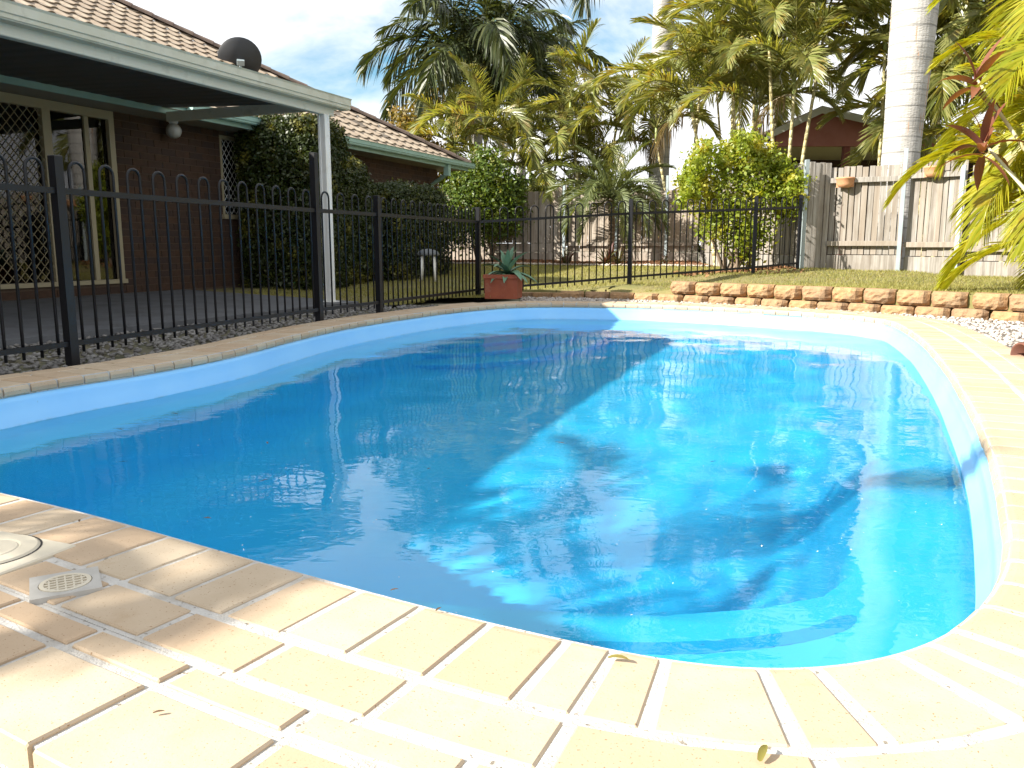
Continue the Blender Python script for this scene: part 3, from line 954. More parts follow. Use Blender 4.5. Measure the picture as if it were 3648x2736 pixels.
# window with a diamond screen
win = hbuild(hb(WT_ - 0.06, WT_ + 0.012, WIN_S0, WIN_S0 + 0.04, 1.06, 2.14), 'window', M_beige)
hbuild(hb(WT_ - 0.08, WT_ - 0.075, WIN_S0 + 0.04, WIN_S1, 1.06, 2.14), 'pane', M_glass, win)
hbuild(hb(WT_ - 0.06, WT_ + 0.012, WIN_S0 + 0.04, WIN_S1, 2.09, 2.14), 'window_head', M_beige, win)
o = hbuild(diamond(WIN_S0 + 0.04, WIN_S1, 1.07, 2.09, 0.09, 0.12, 0.005, WT_ - 0.03), 'security_screen', M_greypl, win)
o['kind'] = 'stuff'
hbuild(hb(WT_ - 0.04, WT_ + 0.045, WIN_S0 - 0.02, WIN_S1, 1.0, 1.062), 'window_sill', M_beige, win)
# eaves
hbuild(hb(WT_ - 0.2, ET - 0.03, -4, ES - 0.03, 2.2, 2.215), 'soffit', M_soffit)
hbuild(hb(ET - 0.03, ET, -4, ES, 2.19, 2.32, bev=0.004), 'fascia', M_teal)
def gutter_mb(t0, s0, s1, zt, w=0.115, h=0.10):
    """quad gutter running along s, open on top"""
    prof = [(0, 0), (0, -h), (w * 0.78, -h), (w * 0.86, -h * 0.72), (w, -h * 0.62), (w, -0.012), (w + 0.012, 0.004), (w - 0.008, 0.004), (w - 0.008, -0.02), (w - 0.012, -h + 0.01), (0.006, -h + 0.008), (0.006, 0)]
    vs = []; fs = []; k = len(prof)
    for s in (s0, s1):
        for a, z in prof: vs.append(tuple(W(s, t0 + a, zt + z)))
    for i in range(k):
        j = (i + 1) % k
        fs.append((i, j, k + j, k + i))
    fs.append((0, 1, 2, 3, 4, 5)); fs.append((k + 5, k + 4, k + 3, k + 2, k + 1, k))
    return MB().add(vs, fs)
hbuild(gutter_mb(ET + 0.002, 8.3, ES + 0.1, 2.345), 'gutter', M_teal)
# downpipe at the far corner: from the gutter back to the wall and down
dp = MB()
hb(ET - 0.05, ET + 0.06, 15.35, 15.45, 2.02, 2.24, dp)
A = W(15.4, ET + 0.0, 2.06); B = W(15.55, WT_ + 0.06, 1.86)
dp.tube([A, B, W(15.55, WT_ + 0.06, 0.1)], 0.05, 8)
hbuild(dp, 'downpipe', M_teal)
# roof deck under the tiles and the hip beyond
sl_len = 7.5
rf = MB()
p = lambda k, s: W(s, ET - k, EZ + PITCH * k)
rf.add([p(-0.02, -4), p(-0.02, ES), p(sl_len, ES - sl_len), p(sl_len, -4)], [(0, 1, 2, 3)])
rf.add([W(ES, ET, EZ), W(ES, ET - 2 * sl_len, EZ), W(ES - sl_len, ET - sl_len, EZ + PITCH * sl_len)], [(0, 1, 2)])
rf.add([W(-4, ET - 2 * sl_len, EZ), W(ES, ET - 2 * sl_len, EZ), W(ES - sl_len, ET - sl_len, EZ + PITCH * sl_len), W(-4, ET - sl_len, EZ + PITCH * sl_len)], [(3, 2, 1, 0)])
rf.v = [(a, b, c - 0.035) for a, b, c in map(tuple, rf.v)]
roof = hbuild(rf, 'roof', M_hip)
# one tile: 300 wide with a roll, 420 long, nose raised on the course below
def tile_mesh():
    n = 8; w = 0.30; L = 0.40; vs = []; fs = []
    prof = []
    for i in range(n + 1):
        u = i / n
        z = 0.030 * math.sin(PI * min(1, u / 0.52)) ** 1.0 if u < 0.52 else 0.006 * (1 - math.sin(PI * (u - 0.52) / 0.48))
        prof.append((u * w, z))
    for y, dz in ((0, 0.03), (L, 0.0)):
        for x, z in prof: vs.append((x, y, z + dz))
    for x, z in prof: vs.append((x, 0.004, z + 0.03 - 0.018))
    for i in range(n):
        fs.append((i, i + 1, n + 2 + i, n + 1 + i))
        fs.append((2 * n + 2 + i, 2 * n + 3 + i, i + 1, i))
    return vs, fs
tv, tf = tile_mesh()
tile_me = MB().add(tv, tf).mesh('roof_tile', M_tile, False)
slope = math.atan(PITCH)
ca, sa = math.cos(slope), math.sin(slope)
# local tile axes -> world: x along +d (s), y up the slope (-m, up), z normal
X = W(1, 0); Y = Vector((-W(0, 1).x * ca, -W(0, 1).y * ca, sa)); Z = X.cross(Y).normalized()
TR = Matrix((X, Y, Z)).transposed().to_4x4()
cand = []
course = 0.335
for r in range(22):
    k = r * course * ca
    s = -1.0
    while s < ES - k - 0.05:
        cand.append((r, k, s)); s += 0.30
def proj(P):
    e = R(9.45); z = P[2] - 0.62
    dep = P[1] * math.cos(e) - z * math.sin(e); up = P[1] * math.sin(e) + z * math.cos(e)
    return 1106 + 1790 * P[0] / dep, 829.5 - 1790 * up / dep, dep
def tile_rank(c):
    P = W(c[2] + 0.15, ET - c[1] - 0.1, EZ + PITCH * (c[1] + 0.1)); u, v, dep = proj(P)
    vis = -20 < u < 1020 and v > -20 and (v < 5 + 0.285 * u + 4 if u < 765 else True)
    if 500 < u < 720 and 245 < v < 300: vis = True
    return (0 if vis else 1, dep)
cand.sort(key=tile_rank)
rest = MB()
hl = Vector(house.location)
for i, (r, k, s) in enumerate(cand):
    O = W(s, ET - k + 0.03, EZ + PITCH * (k - 0.03))
    Mx = Matrix.Translation(O) @ TR
    if i < 298:
        o = obj('roof_tile', tile_me, roof); o.matrix_local = Matrix.Translation(-hl) @ Mx
    else:
        rest.add([tuple(Mx @ Vector(v)) for v in tv], tf)
o = hbuild(rest, 'roof_tile', M_tile, roof); o['kind'] = 'stuff'
# hip caps
hd = (W(-1, -1, PITCH)).normalized()
hl_len = math.sqrt(2 + PITCH ** 2) * sl_len
i = 0; a = 0.0
side = hd.cross(Vector((0, 0, 1))).normalized(); upv = side.cross(hd)
while a < hl_len:
    P = W(ES, ET, EZ + 0.045) + hd * a
    mb = MB(); vs = []; fs = []
    for q, (l0, rr) in enumerate(((-0.02, 0.125), (0.40, 0.105))):
        for t in range(7):
            an = PI * t / 6
            vs.append(P + hd * l0 + side * rr * math.cos(an) + upv * (rr * 0.75 * math.sin(an) - 0.01))
    for t in range(6): fs.append((t, t + 1, 8 + t, 7 + t))
    fs.append((6, 5, 4, 3, 2, 1, 0))
    mb.add(vs, fs)
    hbuild(mb, 'hip_cap', M_hip, roof)
    a += 0.36

# ------------------------------------------------------------------ patio cover
pc = thing('patio_roof', 'flat cream verandah roof with gutter and post along the house front', 'patio roof', tuple(W(7.75, -5.46, 0)))
def pbuild(mb, name, m, smooth=False):
    mb.v = [(p[0] - pc.location.x, p[1] - pc.location.y, p[2]) for p in mb.v]
    return mb.build(name, m, pc, smooth)
PS = 7.98
# ribbed sheet: shallow fall to the gutter
vs = []; fs = []
ss = np.arange(-3, PS + 0.001, 0.05)
for i, s in enumerate(ss):
    z = 0.006 if i % 4 in (0, 1) else 0.0
    vs += [tuple(W(s, ET + 0.03, 2.25 + z)), tuple(W(s, -5.40, 2.155 + z))]
    if i: fs.append((2 * i - 2, 2 * i - 1, 2 * i + 1, 2 * i))
k = len(vs); vs += [tuple(W(-3, ET + 0.03, 2.30)), tuple(W(-3, -5.40, 2.205)), tuple(W(PS, ET + 0.03, 2.30)), tuple(W(PS, -5.40, 2.205))]
fs.append((k, k + 1, k + 3, k + 2))
pbuild(MB().add(vs, fs), 'roof_sheet', mat('patio_sheet', (0.07, 0.065, 0.058), None, rough=0.6))
pbuild(hb(-5.50, -5.42, -3, PS, 2.02, 2.145, bev=0.006), 'beam', M_cream)
pbuild(hb(ET + 0.05, -5.51, PS - 0.06, PS + 0.0, 2.09, 2.20), 'end_beam', M_cream)
pbuild(gutter_mb(-5.415, -3, PS + 0.16, 2.215, 0.12, 0.115), 'gutter', M_gutc)
pbuild(hb(-5.53, -5.415, PS - 0.02, PS + 0.05, 2.09, 2.21), 'bracket', M_cream)
po = MB()
# fluted square post
pr = []
for sx, sy in ((1, 0), (0, 1), (-1, 0), (0, -1)):
    for u in (-0.045, -0.022, -0.018, 0.018, 0.022, 0.045):
        dpt = 0.045 if abs(u) > 0.02 else 0.039
        px, py = sx * dpt - sy * u, sy * dpt + sx * u
        pr.append((px, py))
po.prism([(-5.46 + a, 7.84 + b) for a, b in pr], 0.0, 2.03, HM)
pbuild(po, 'post', M_white)
pbuild(hb(-5.54, -5.38, 7.76, 7.92, 0.0, 0.012), 'base_plate', M_white)
# lamp globe under the eave
lamp = thing('globe_lamp', 'round white glass lamp under the teal eave beside the sliding door', 'lamp', tuple(W(8.42, WT_ + 0.17, 2.2)))
MB().lathe([(0.0, 0.0), (0.055, 0.0), (0.06, -0.02), (0.05, -0.05), (0.0, -0.05)], 16).build('lamp_base', M_white, lamp, True)
MB().lathe([(0.0, -0.235)] + [(0.095 * math.sin(a), -0.14 - 0.095 * math.cos(a)) for a in np.linspace(0.15, 2.75, 12)], 20).build('globe', mat('globe_glass', (0.42, 0.42, 0.40), None, rough=0.3), lamp, True)

# satellite dish on the roof
dish = thing('satellite_dish', 'dark grey satellite dish standing on the tiled roof', 'satellite dish', tuple(W(12.35, ET - 2.5, EZ + PITCH * 2.5)))
aim = Vector((-0.30, 0.80, 0.52)).normalized()
Q = aim.to_track_quat('Z', 'Y').to_matrix().to_4x4()
Dm = Matrix.Translation((0.0, 0, 0.16)) @ Q @ Matrix.Scale(0.88, 4)
prof = [(r, 0.16 * (r / 0.42) ** 2) for r in np.linspace(0.0, 0.42, 9)]
prof += [(0.425, 0.155)] + [(r, 0.16 * (r / 0.42) ** 2 - 0.012) for r in np.linspace(0.42, 0.0, 9)]
MB().lathe(prof, 32, Dm).build('reflector', M_dish, dish, True)
mm = MB().tube([(0, 0, -0.05), (0.0, 0, 0.08), Dm @ Vector((0, 0, -0.03))], 0.024, 8)
mm.box(-0.07, 0.07, -0.05, 0.05, -0.11, -0.02, Dm)
mm.build('mount', M_steel, dish)
arm = MB().tube([Dm @ Vector((0, -0.38, 0.1)), Dm @ Vector((0, -0.1, 0.5))], 0.012, 6)
arm.box(-0.03, 0.03, -0.14, -0.04, 0.46, 0.56, Dm)
arm.build('feed_arm', M_dish, dish)

# ------------------------------------------------------------------ black pool fence
def hoop_mesh(w=0.105, ztop=1.075, z0=0.03, r=0.0085):
    pts = [(-w / 2, 0, z0), (-w / 2, 0, ztop - w / 2)]
    for a in np.linspace(180, 0, 9)[1:-1]:
        pts.append((w / 2 * math.cos(R(a)), 0, ztop - w / 2 + w / 2 * math.sin(R(a))))
    pts += [(w / 2, 0, ztop - w / 2), (w / 2, 0, z0)]
    return MB().tube(pts, r, 6).mesh('hoop', M_black, True)
HOOP = hoop_mesh()
def pool_fence(label, posts, heights):
    """posts: list of (x, y, z) bases"""
    root = thing('pool_fence', label, 'pool fence', posts[0])
    O = Vector(posts[0])
    for p, h in zip(posts, heights):
        if h <= 0: continue
        P = Vector(p) - O
        MB().box(-0.026, 0.026, -0.026, 0.026, -0.06, h, Matrix.Translation(P) @ Matrix.Rotation(-AZ, 4, 'Z'), 0.004).build('post', M_black, root)
    for a, b in zip(posts[:-1], posts[1:]):
        A = Vector(a) - O; B = Vector(b) - O; D = B - A; L = Vector((D.x, D.y, 0)).length
        rz = math.atan2(D.y, D.x)
        for z, hh in ((0.085, 0.014), (0.915, 0.016)):
            MB().add(*bar(A + Vector((0, 0, z)), B + Vector((0, 0, z)), 0.013, hh)).build('rail', M_black, root)
        nh = max(1, int(round((L - 0.06) / 0.213)))
        for i in range(nh):
            u = (i + 0.5) / nh
            u = (0.03 + u * (L - 0.06)) / L
            o = obj('hoop', HOOP, root, A + D * u, (0, 0, rz))
    return root
def bar(A, B, w, h):
    D = (B - A).normalized(); S = Vector((-D.y, D.x, 0)).normalized(); U = Vector((0, 0, 1))
    vs = []
    for P in (A, B):
        for a, b in ((-1, -1), (1, -1), (1, 1), (-1, 1)): vs.append(P + S * w * a + U * h * b)
    return vs, [(0, 1, 2, 3), (7, 6, 5, 4), (0, 4, 5, 1), (1, 5, 6, 2), (2, 6, 7, 3), (3, 7, 4, 0)]
pool_fence('black metal pool fence with hooped tops running between the pool coping and the patio',
           [(-3.35, 2.1, 0), (-2.45, 4.58, 0), (-1.65, 7.1, 0), (-1.28, 8.02, 0), (-0.42, 10.40, 0)], [1.1, 1.10, 1.385, 1.09, 1.09])
pool_fence('black metal pool fence with hooped tops crossing the lawn behind the potted plant',
           [(-0.42, 10.40, 0.0), (1.57, 11.15, 0.13), (3.52, 12.2, 0.23), (4.35, 12.75, 0.28)], [0, 1.10, 1.10, 1.10])

# ------------------------------------------------------------------ timber fences
def paling(w, z0, z1, th=0.016):
    return MB().box(-w / 2, w / 2, -th / 2, th / 2, z0, z1, None, 0.002)
def fy(x):
    return 20.15 - 0.415 * x
def timber_fence(label, A, B, zb, ztop, rails=True, plinth=0.3, mtl=None, posts=(), post_h=None, bw=0.095, rail_side=-1, steps=None, gap=0.006, zb2=None):
    mtl = mtl or M_wood
    A = Vector((*A, 0)); B = Vector((*B, 0)); D = B - A; L = D.length; rz = math.atan2(D.y, D.x)
    root = thing('timber_fence', label, 'timber fence', tuple(A), rz)
    nb = int(L / bw)
    for i in range(nb):
        x = (i + 0.5) * L / nb
        u = x / L
        zt = ztop(u) if callable(ztop) else ztop
        zt += random.uniform(-0.012, 0.012)
        z0 = zb + (0 if zb2 is None else (zb2 - zb) * u)
        me = paling(L / nb - gap + random.uniform(-0.004, 0.002), z0 + plinth + 0.004, zt).mesh('paling', mtl)
        o = obj('paling', me, root, (x, random.uniform(-0.004, 0.004) + (0.012 if i % 3 == 0 else 0), 0), (random.uniform(-0.004, 0.004), random.uniform(-0.006, 0.006), 0))
    npl = 1 if plinth < 0.3 else max(1, int(round(plinth / 0.17)))
    for k in range(npl):
        z0 = zb + plinth * k / npl
        MB().box(0, L, -0.022, 0.018, z0 - (0.1 if k == 0 else 0), z0 + plinth / npl - 0.006, None, 0.003).build('plinth_board', mtl, root)
    if rails:
        for z in ((zb + plinth + 0.17), (ztop(0.5) if callable(ztop) else ztop) - 0.20):
            MB().box(0.0, L, rail_side * 0.055 - 0.018, rail_side * 0.055 + 0.018, z - 0.038, z + 0.038, None, 0.003).build('rail', mtl, root)
    for px, ph in posts:
        MB().box(px - 0.028, px + 0.028, rail_side * 0.115 - 0.03, rail_side * 0.115 + 0.03, zb - 0.1, ph, None, 0.003).build('post', M_steel, root)
    return root
timber_fence('weathered back fence of tall palings on three stacked sleepers left of the date palm', (-3.6, fy(-3.6)), (1.25, fy(1.25)), 0.27,
             lambda u: 1.88 if u < 0.90 else 1.88 + (u - 0.90) * 1.6, rails=False, plinth=0.42, mtl=M_woodd, posts=((5.25, 2.05),), rail_side=-1)
timber_fence('brown back fence with two rails and grey posts behind the bromeliads', (1.30, fy(1.3) + 0.12), (4.1, fy(4.1) + 0.12), 0.27,
             lambda u: 1.77 + 0.10 * u, plinth=0.22, mtl=M_woodd, posts=((1.2, 1.97), (2.35, 2.15)))
timber_fence('side fence of grey palings running back behind the yellow green shrub', (4.15, 18.5), (4.42, 12.98), 0.28, 1.86, rails=False, plinth=0.2)
timber_fence('short pale fence section without rails beside the shrub', (4.43, 12.95), (4.86, 12.98), 0.26, 1.87, rails=False, plinth=0.02, bw=0.075, posts=((0.0, 1.9),))
timber_fence('grey paling fence panel with two rails and a terracotta pot left of the steel post', (4.88, 13.0), (5.80, 12.5), 0.26, 1.80,
             plinth=0.23, bw=0.082, posts=((1.02, 2.02),), gap=0.010)
timber_fence('grey paling fence panel between the two steel posts', (5.84, 12.48), (6.42, 12.0), 0.22, 1.83, plinth=0.25, bw=0.07, posts=((0.72, 1.74),), gap=0.006)
timber_fence('grey paling fence at far right behind the golden cane palm', (6.46, 11.97), (8.6, 10.0), 0.16, 1.74, plinth=0.25, bw=0.08)
# half-round terracotta wall planters hung on the rails
def wall_pot(loc, rz, label):
    root = thing('wall_planter', label, 'wall planter', loc, rz, 'terracotta planters hanging on the fence')
    vs = []; fs = []; n = 12
    prof = [(0.055, -0.085), (0.09, -0.075), (0.12, -0.03), (0.132, 0.04), (0.14, 0.045), (0.14, 0.065), (0.125, 0.065), (0.11, 0.0)]
    for r, z in prof:
        for k in range(n + 1):
            a = PI + PI * k / n
            vs.append((r * math.cos(a), r * 0.85 * math.sin(a), z))
    for i in range(len(prof) - 1):
        for k in range(n):
            fs.append((i * (n + 1) + k, i * (n + 1) + k + 1, (i + 1) * (n + 1) + k + 1, (i + 1) * (n + 1) + k))
    fs.append(tuple(range(n, -1, -1)))
    fs.append(tuple(i * (n + 1) for i in range(len(prof))) )
    MB().add(vs, fs).build('bowl', M_terral, root, True)
    MB().box(-0.125, 0.125, -0.004, 0.004, -0.08, 0.06).build('back_plate', M_terral, root)
fd = Vector((0.92, -0.5, 0)).normalized(); fn = Vector((fd.y, -fd.x, 0))
wall_pot(Vector((4.88, 13.0, 1.575)) + fd * 0.21 + fn * 0.08, math.atan2(fd.y, fd.x), 'terracotta half bowl planter on the fence rail nearest the shrub')
fd = Vector((0.58, -0.48, 0)).normalized(); fn = Vector((fd.y, -fd.x, 0))
wall_pot(Vector((5.84, 12.48, 1.68)) + fd * 0.33 + fn * 0.08, math.atan2(fd.y, fd.x), 'terracotta half bowl planter between the two steel fence posts')

# ------------------------------------------------------------------ retaining wall
def rock_block(w, h, dp, seed):
    rg = np.random.default_rng(seed)
    nx, nz = 9, 6; vs = []; fs = []
    for j in range(nz):
        for i in range(nx):
            u = i / (nx - 1); v = j / (nz - 1)
            eu = min(u, 1 - u); ev = min(v, 1 - v)
            back = 0.085 * math.exp(-eu * 12) + 0.035 * math.exp(-ev * 9)
            y = -dp / 2 + back + rg.normal(0, 0.007)
            vs.append(((u - 0.5) * w * (1 - (0.0 if 0 < j < nz - 1 else 0.02)), y, v * h))
    o = len(vs)
    for x in (-0.42, 0.42):
        for z in (0, h): vs.append((x * w, dp / 2, z))
    for j in range(nz - 1):
        for i in range(nx - 1):
            a = j * nx + i
            fs.append((a, a + 1, a + nx + 1, a + nx))
    fs.append(tuple([i for i in range(nx - 1, -1, -1)] + [o, o + 2]))
    fs.append(tuple([(nz - 1) * nx + i for i in range(nx)] + [o + 3, o + 1]))
    fs.append(tuple([j * nx for j in range(nz)] + [o + 1, o]))
    fs.append(tuple([j * nx + nx - 1 for j in range(nz - 1, -1, -1)] + [o + 2, o + 3]))
    fs.append((o, o + 1, o + 3, o + 2))
    return MB().add(vs, fs).mesh('block', M_block, False)
BLK = [rock_block(0.320, 0.142, 0.2, k) for k in range(6)]
rw = thing('retaining_wall', 'low curved retaining wall of two courses of tan split face blocks', 'retaining wall', (2.0, 10.1, -0.05))
seg = np.linalg.norm(np.diff(WP, axis=0), axis=1); cum = np.concatenate([[0], np.cumsum(seg)])
def wall_pt(q):
    return np.array([np.interp(q, cum, WP[:, 0]), np.interp(q, cum, WP[:, 1])])
def lay(q0, q1, z, back):
    q = q0; k = 0
    while q < q1:
        p = wall_pt(q); t = wall_pt(q + 0.02) - wall_pt(q - 0.02); t /= np.linalg.norm(t)
        nn = np.array([-t[1], t[0]])
        p = p + nn * back
        obj('block', BLK[(k * 5 + int(z * 50)) % 6], rw, (p[0] - 2.0, p[1] - 10.1, z + 0.05 + random.uniform(-0.003, 0.003)),
            (random.uniform(-0.01, 0.01), random.uniform(-0.012, 0.012), math.atan2(t[1], t[0]) + random.uniform(-0.03, 0.03)), (random.uniform(0.97, 1.02), 1, 1))
        q += 0.335; k += 1
lay(0.75, cum[-1], -0.10, 0.05)
lay(2.22, cum[-1], 0.052, 0.09)
# thin flat pavers edging the lawn beside the pot
for k in range(3):
    p = wall_pt(0.1 + k * 0.27); t = wall_pt(0.12 + k * 0.27) - wall_pt(0.08 + k * 0.27)
    MB().box(-0.125, 0.125, -0.06, 0.06, 0.0, 0.07, None, 0.006).build('edging_brick', M_block, rw).matrix_local = Matrix.Translation((p[0] - 2.0, p[1] - 10.1, 0.0)) @ Matrix.Rotation(math.atan2(t[1], t[0]), 4, 'Z')

# ------------------------------------------------------------------ foliage helpers
def leaf_cloud(P, N, size, spread=0.9, aspect=0.55):
    """diamond leaves at points P facing loosely along N"""
    k = len(P)
    d = N + RNG.normal(0, spread, (k, 3)); d /= np.linalg.norm(d, axis=1)[:, None]
    a = np.cross(d, RNG.normal(0, 1, (k, 3))); a /= np.linalg.norm(a, axis=1)[:, None]
    b = np.cross(d, a)
    s = size * RNG.uniform(0.6, 1.3, (k, 1))
    v0 = P - a * s; v1 = P + b * s * aspect + d * s * 0.12; v2 = P + a * s; v3 = P - b * s * aspect + d * s * 0.12
    V = np.stack([v0, v1, v2, v3], 1).reshape(-1, 3)
    F = np.arange(4 * k).reshape(-1, 4)
    return V, F
def box_surface(k, t0, t1, s0, s1, z0, z1, rr, jit):
    """points on the rounded box (t, s, z) with outward normals"""
    P = RNG.uniform(-1, 1, (k, 3)); ax = RNG.choice(3, k, p=[0.36, 0.30, 0.34])
    sg = np.where(RNG.random(k) < 0.5, -1, 1)
    P[np.arange(k), ax] = sg
    q = np.sign(P) * np.abs(P) ** 1.0
    nn = q / np.linalg.norm(q ** 3, axis=1)[:, None] ; nn = q ** 3; nn /= np.linalg.norm(nn, axis=1)[:, None]
    pw = (np.abs(q) ** rr).sum(1) ** (-1 / rr)
    q = q * pw[:, None]
    C = np.array([(t0 + t1) / 2, (s0 + s1) / 2, (z0 + z1) / 2]); H = np.array([(t1 - t0) / 2, (s1 - s0) / 2, (z1 - z0) / 2])
    X = C + q * H
    return X, nn
def hedge(label, t0, t1, s0, s1, z1, k, leaf=0.034, z0=-0.05, rr=7, mtl=None):
    mtl = mtl or L_hedge
    X, nn = box_surface(k, t0, t1, s0, s1, z0, z1, rr, 0.05)
    lump = np.sin(X[:, 0] * 7 + X[:, 2] * 5) * np.sin(X[:, 1] * 8 - X[:, 2] * 6) * 0.03
    X = X + nn * (RNG.normal(0, 0.035, k) + lump)[:, None]
    c = W((s0 + s1) / 2, (t0 + t1) / 2)
    def tow(A, rel=True):
        x = DY * A[:, 0] + DX * A[:, 1]; y = -DX * A[:, 0] + DY * A[:, 1]
        return np.stack([x - (c.x if rel else 0), y - (c.y if rel else 0), A[:, 2]], 1)
    P = tow(X); N = tow(nn, False)
    V, F = leaf_cloud(P, N, leaf)
    root = thing('hedge', label, 'hedge', (c.x, c.y, 0), 0, 'clipped hedges against the house')
    f = obj('foliage', big_mesh('foliage', V, F, mtl), root); f['kind'] = 'stuff'
    # twiggy core
    mb = MB()
    for _ in range(70):
        a = np.array([RNG.uniform(t0 + 0.25, t1 - 0.25), RNG.uniform(s0 + 0.25, s1 - 0.25), 0.0])
        b = np.array([RNG.uniform(t0 + 0.08, t1 - 0.08), RNG.uniform(s0 + 0.08, s1 - 0.08), RNG.uniform(0.5, z1 - 0.1)])
        pa, pb = tow(np.array([a, b]))
        mb.tube([pa, (pa + pb) / 2 + RNG.normal(0, 0.05, 3), pb], [0.016, 0.011, 0.004], 4, False)
    g = mb.build('branches', M_stem, root); g['kind'] = 'stuff'
    kk = k
    X2 = np.stack([RNG.uniform(t0 + 0.1, t1 - 0.1, kk), RNG.uniform(s0 + 0.1, s1 - 0.1, kk), RNG.uniform(0.05, z1 - 0.1, kk)], 1)
    V, F = leaf_cloud(tow(X2), RNG.normal(0, 1, (kk, 3)), leaf * 1.5)
    f = obj('inner_foliage', big_mesh('inner_foliage', V, F, mtl), root); f['kind'] = 'stuff'
    return root
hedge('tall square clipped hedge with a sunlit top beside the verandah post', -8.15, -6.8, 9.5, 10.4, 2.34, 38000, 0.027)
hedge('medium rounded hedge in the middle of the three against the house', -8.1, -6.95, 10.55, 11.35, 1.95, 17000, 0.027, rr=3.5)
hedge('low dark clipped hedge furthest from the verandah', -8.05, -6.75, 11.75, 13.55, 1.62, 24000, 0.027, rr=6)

def bush(name, label, cat, c, blobs, k, leaf, mtl, stems, group=None, aspect=0.55, inner=0.35, ragged=0.12):
    root = thing(name, label, cat, c, 0, group)
    Ps = []; Ns = []
    vol = np.array([b[3] ** 2 for b in blobs]); vol = vol / vol.sum()
    for b, f in zip(blobs, vol):
        kk = int(k * f)
        d = RNG.normal(0, 1, (kk, 3)); d /= np.linalg.norm(d, axis=1)[:, None]
        r = np.where(RNG.random(kk) < inner, RNG.uniform(0.2, 0.9, kk), RNG.normal(1.0, ragged, kk))
        hz = b[4] if len(b) > 4 else 1.0
        lump = 1 + 0.14 * np.sin(d[:, 0] * 9 + b[0] * 5) * np.sin(d[:, 1] * 8 + b[1] * 3) + 0.10 * np.sin(d[:, 2] * 11 + d[:, 0] * 6)
        p = d * (r * lump * b[3])[:, None] * np.array([1, 1, hz]) + np.array(b[:3])
        Ps.append(p); Ns.append(d)
    V, F = leaf_cloud(np.vstack(Ps), np.vstack(Ns), leaf, 0.9, aspect)
    f = obj('foliage', big_mesh('foliage', V, F, mtl), root); f['kind'] = 'stuff'
    for i, b in enumerate(blobs[:stems]):
        e = np.array(b[:3]); a = np.array([RNG.normal(0, 0.08), RNG.normal(0, 0.08), -0.1])
        m_ = (a + e) / 2 + RNG.normal(0, 0.06, 3)
        MB().tube([a, m_, e], [0.03, 0.022, 0.01], 6, False).build('stem', M_stem, root, True)
    return root
def blobs_in(n, c, ext, r0, r1, hz=1.0, seed=1):
    rg = np.random.default_rng(seed); out = []
    for _ in range(n):
        p = rg.normal(0, 0.45, 3).clip(-1, 1) * np.array(ext) + np.array(c)
        out.append((*p, rg.uniform(r0, r1), hz))
    return out
# big bush left of the back fence
bush('round_bush', 'big round leafy bush in front of the back fence beyond the house corner', 'bush', (-0.62, 19.7, 0.25),
     [(0.0, 0, 1.5, 0.68), (-0.4, 0, 1.0, 0.6), (0.45, 0.1, 1.1, 0.52), (0.1, -0.1, 2.05, 0.48), (-0.4, 0.1, 1.8, 0.48), (0.4, 0.1, 1.75, 0.45), (0.0, -0.1, 0.8, 0.42), (-0.7, 0.0, 1.35, 0.42), (0.6, 0, 1.45, 0.36), (-0.75, 0, 0.7, 0.35), (0.75, 0, 1.8, 0.22), (-0.1, 0, 2.4, 0.25), (-0.6, 0, 2.15, 0.22)], 15000, 0.045, L_bush, 6, ragged=0.17)
rg_ = random.Random(21)
shrub_sprigs = []
for q in range(46):
    a_ = rg_.uniform(-0.35, PI + 0.35); r_ = rg_.uniform(0.82, 1.08)
    shrub_sprigs.append((0.05 + 0.84 * r_ * math.cos(a_), rg_.uniform(-0.3, 0.3), 1.10 + 0.86 * r_ * math.sin(a_), rg_.uniform(0.09, 0.18), 1.3))
# yellow green shrub at the end of the pool fence
bush('leafy_shrub', 'bright yellow green shrub growing through the end of the black fence', 'shrub', (3.44, 13.1, 0.25),
     [(0.0, 0, 0.9, 0.36), (-0.35, 0, 1.1, 0.34), (0.35, 0, 1.2, 0.34), (0.1, 0, 1.45, 0.32), (-0.5, 0, 1.35, 0.26), (0.55, 0.1, 1.55, 0.25), (-0.2, 0, 1.6, 0.25), (0.35, 0, 1.72, 0.24), (0.62, 0, 1.1, 0.26),
      (0.1, -0.05, 0.5, 0.30), (-0.3, 0, 0.7, 0.28), (0.35, 0, 0.6, 0.30), (0.2, 0, 0.25, 0.22)] + shrub_sprigs, 17000, 0.036, L_shrub, 13, inner=0.5, ragged=0.22)
# golden tree behind the house corner
bush('golden_tree', 'loose golden yellow tree rising behind the roof corner', 'tree', (-2.6, 22.0, 0.2),
     blobs_in(16, (0.1, 0, 3.0), (0.75, 0.6, 1.0), 0.22, 0.5, 1.1, 5) + [(0, 0, 2.0, 0.7), (0.5, 0, 1.6, 0.6), (-0.2, 0, 3.7, 0.3), (0.8, 0, 2.5, 0.5)], 9000, 0.055, L_gold, 8, inner=0.5, ragged=0.25)
# dark shrubs filling in behind the fence
dark = [(-1.2, 21.8, 1.9, 1.0, 'dark leafy shrub behind the fence left of the round bush', 3), (1.0, 20.8, 2.0, 0.9, 'dark leafy shrub behind the fence under the silvery cane palm', 4),
        (2.6, 21.6, 2.0, 0.9, 'dark leafy shrub behind the date palm and the fence', 6), (4.9, 20.0, 2.3, 1.0, 'dark leafy shrub between the leaning cane stems', 8)]
for x, y, h, r, lab, sd in dark:
    bush('dark_shrub', lab, 'shrub', (x, y, 0.2), blobs_in(9, (0, 0, h * 0.62), (r, 0.5, h * 0.42), 0.4, 0.65, 1.0, sd), 5000, 0.075, L_bush, 4, 'shrubs behind the back fence', inner=0.5)

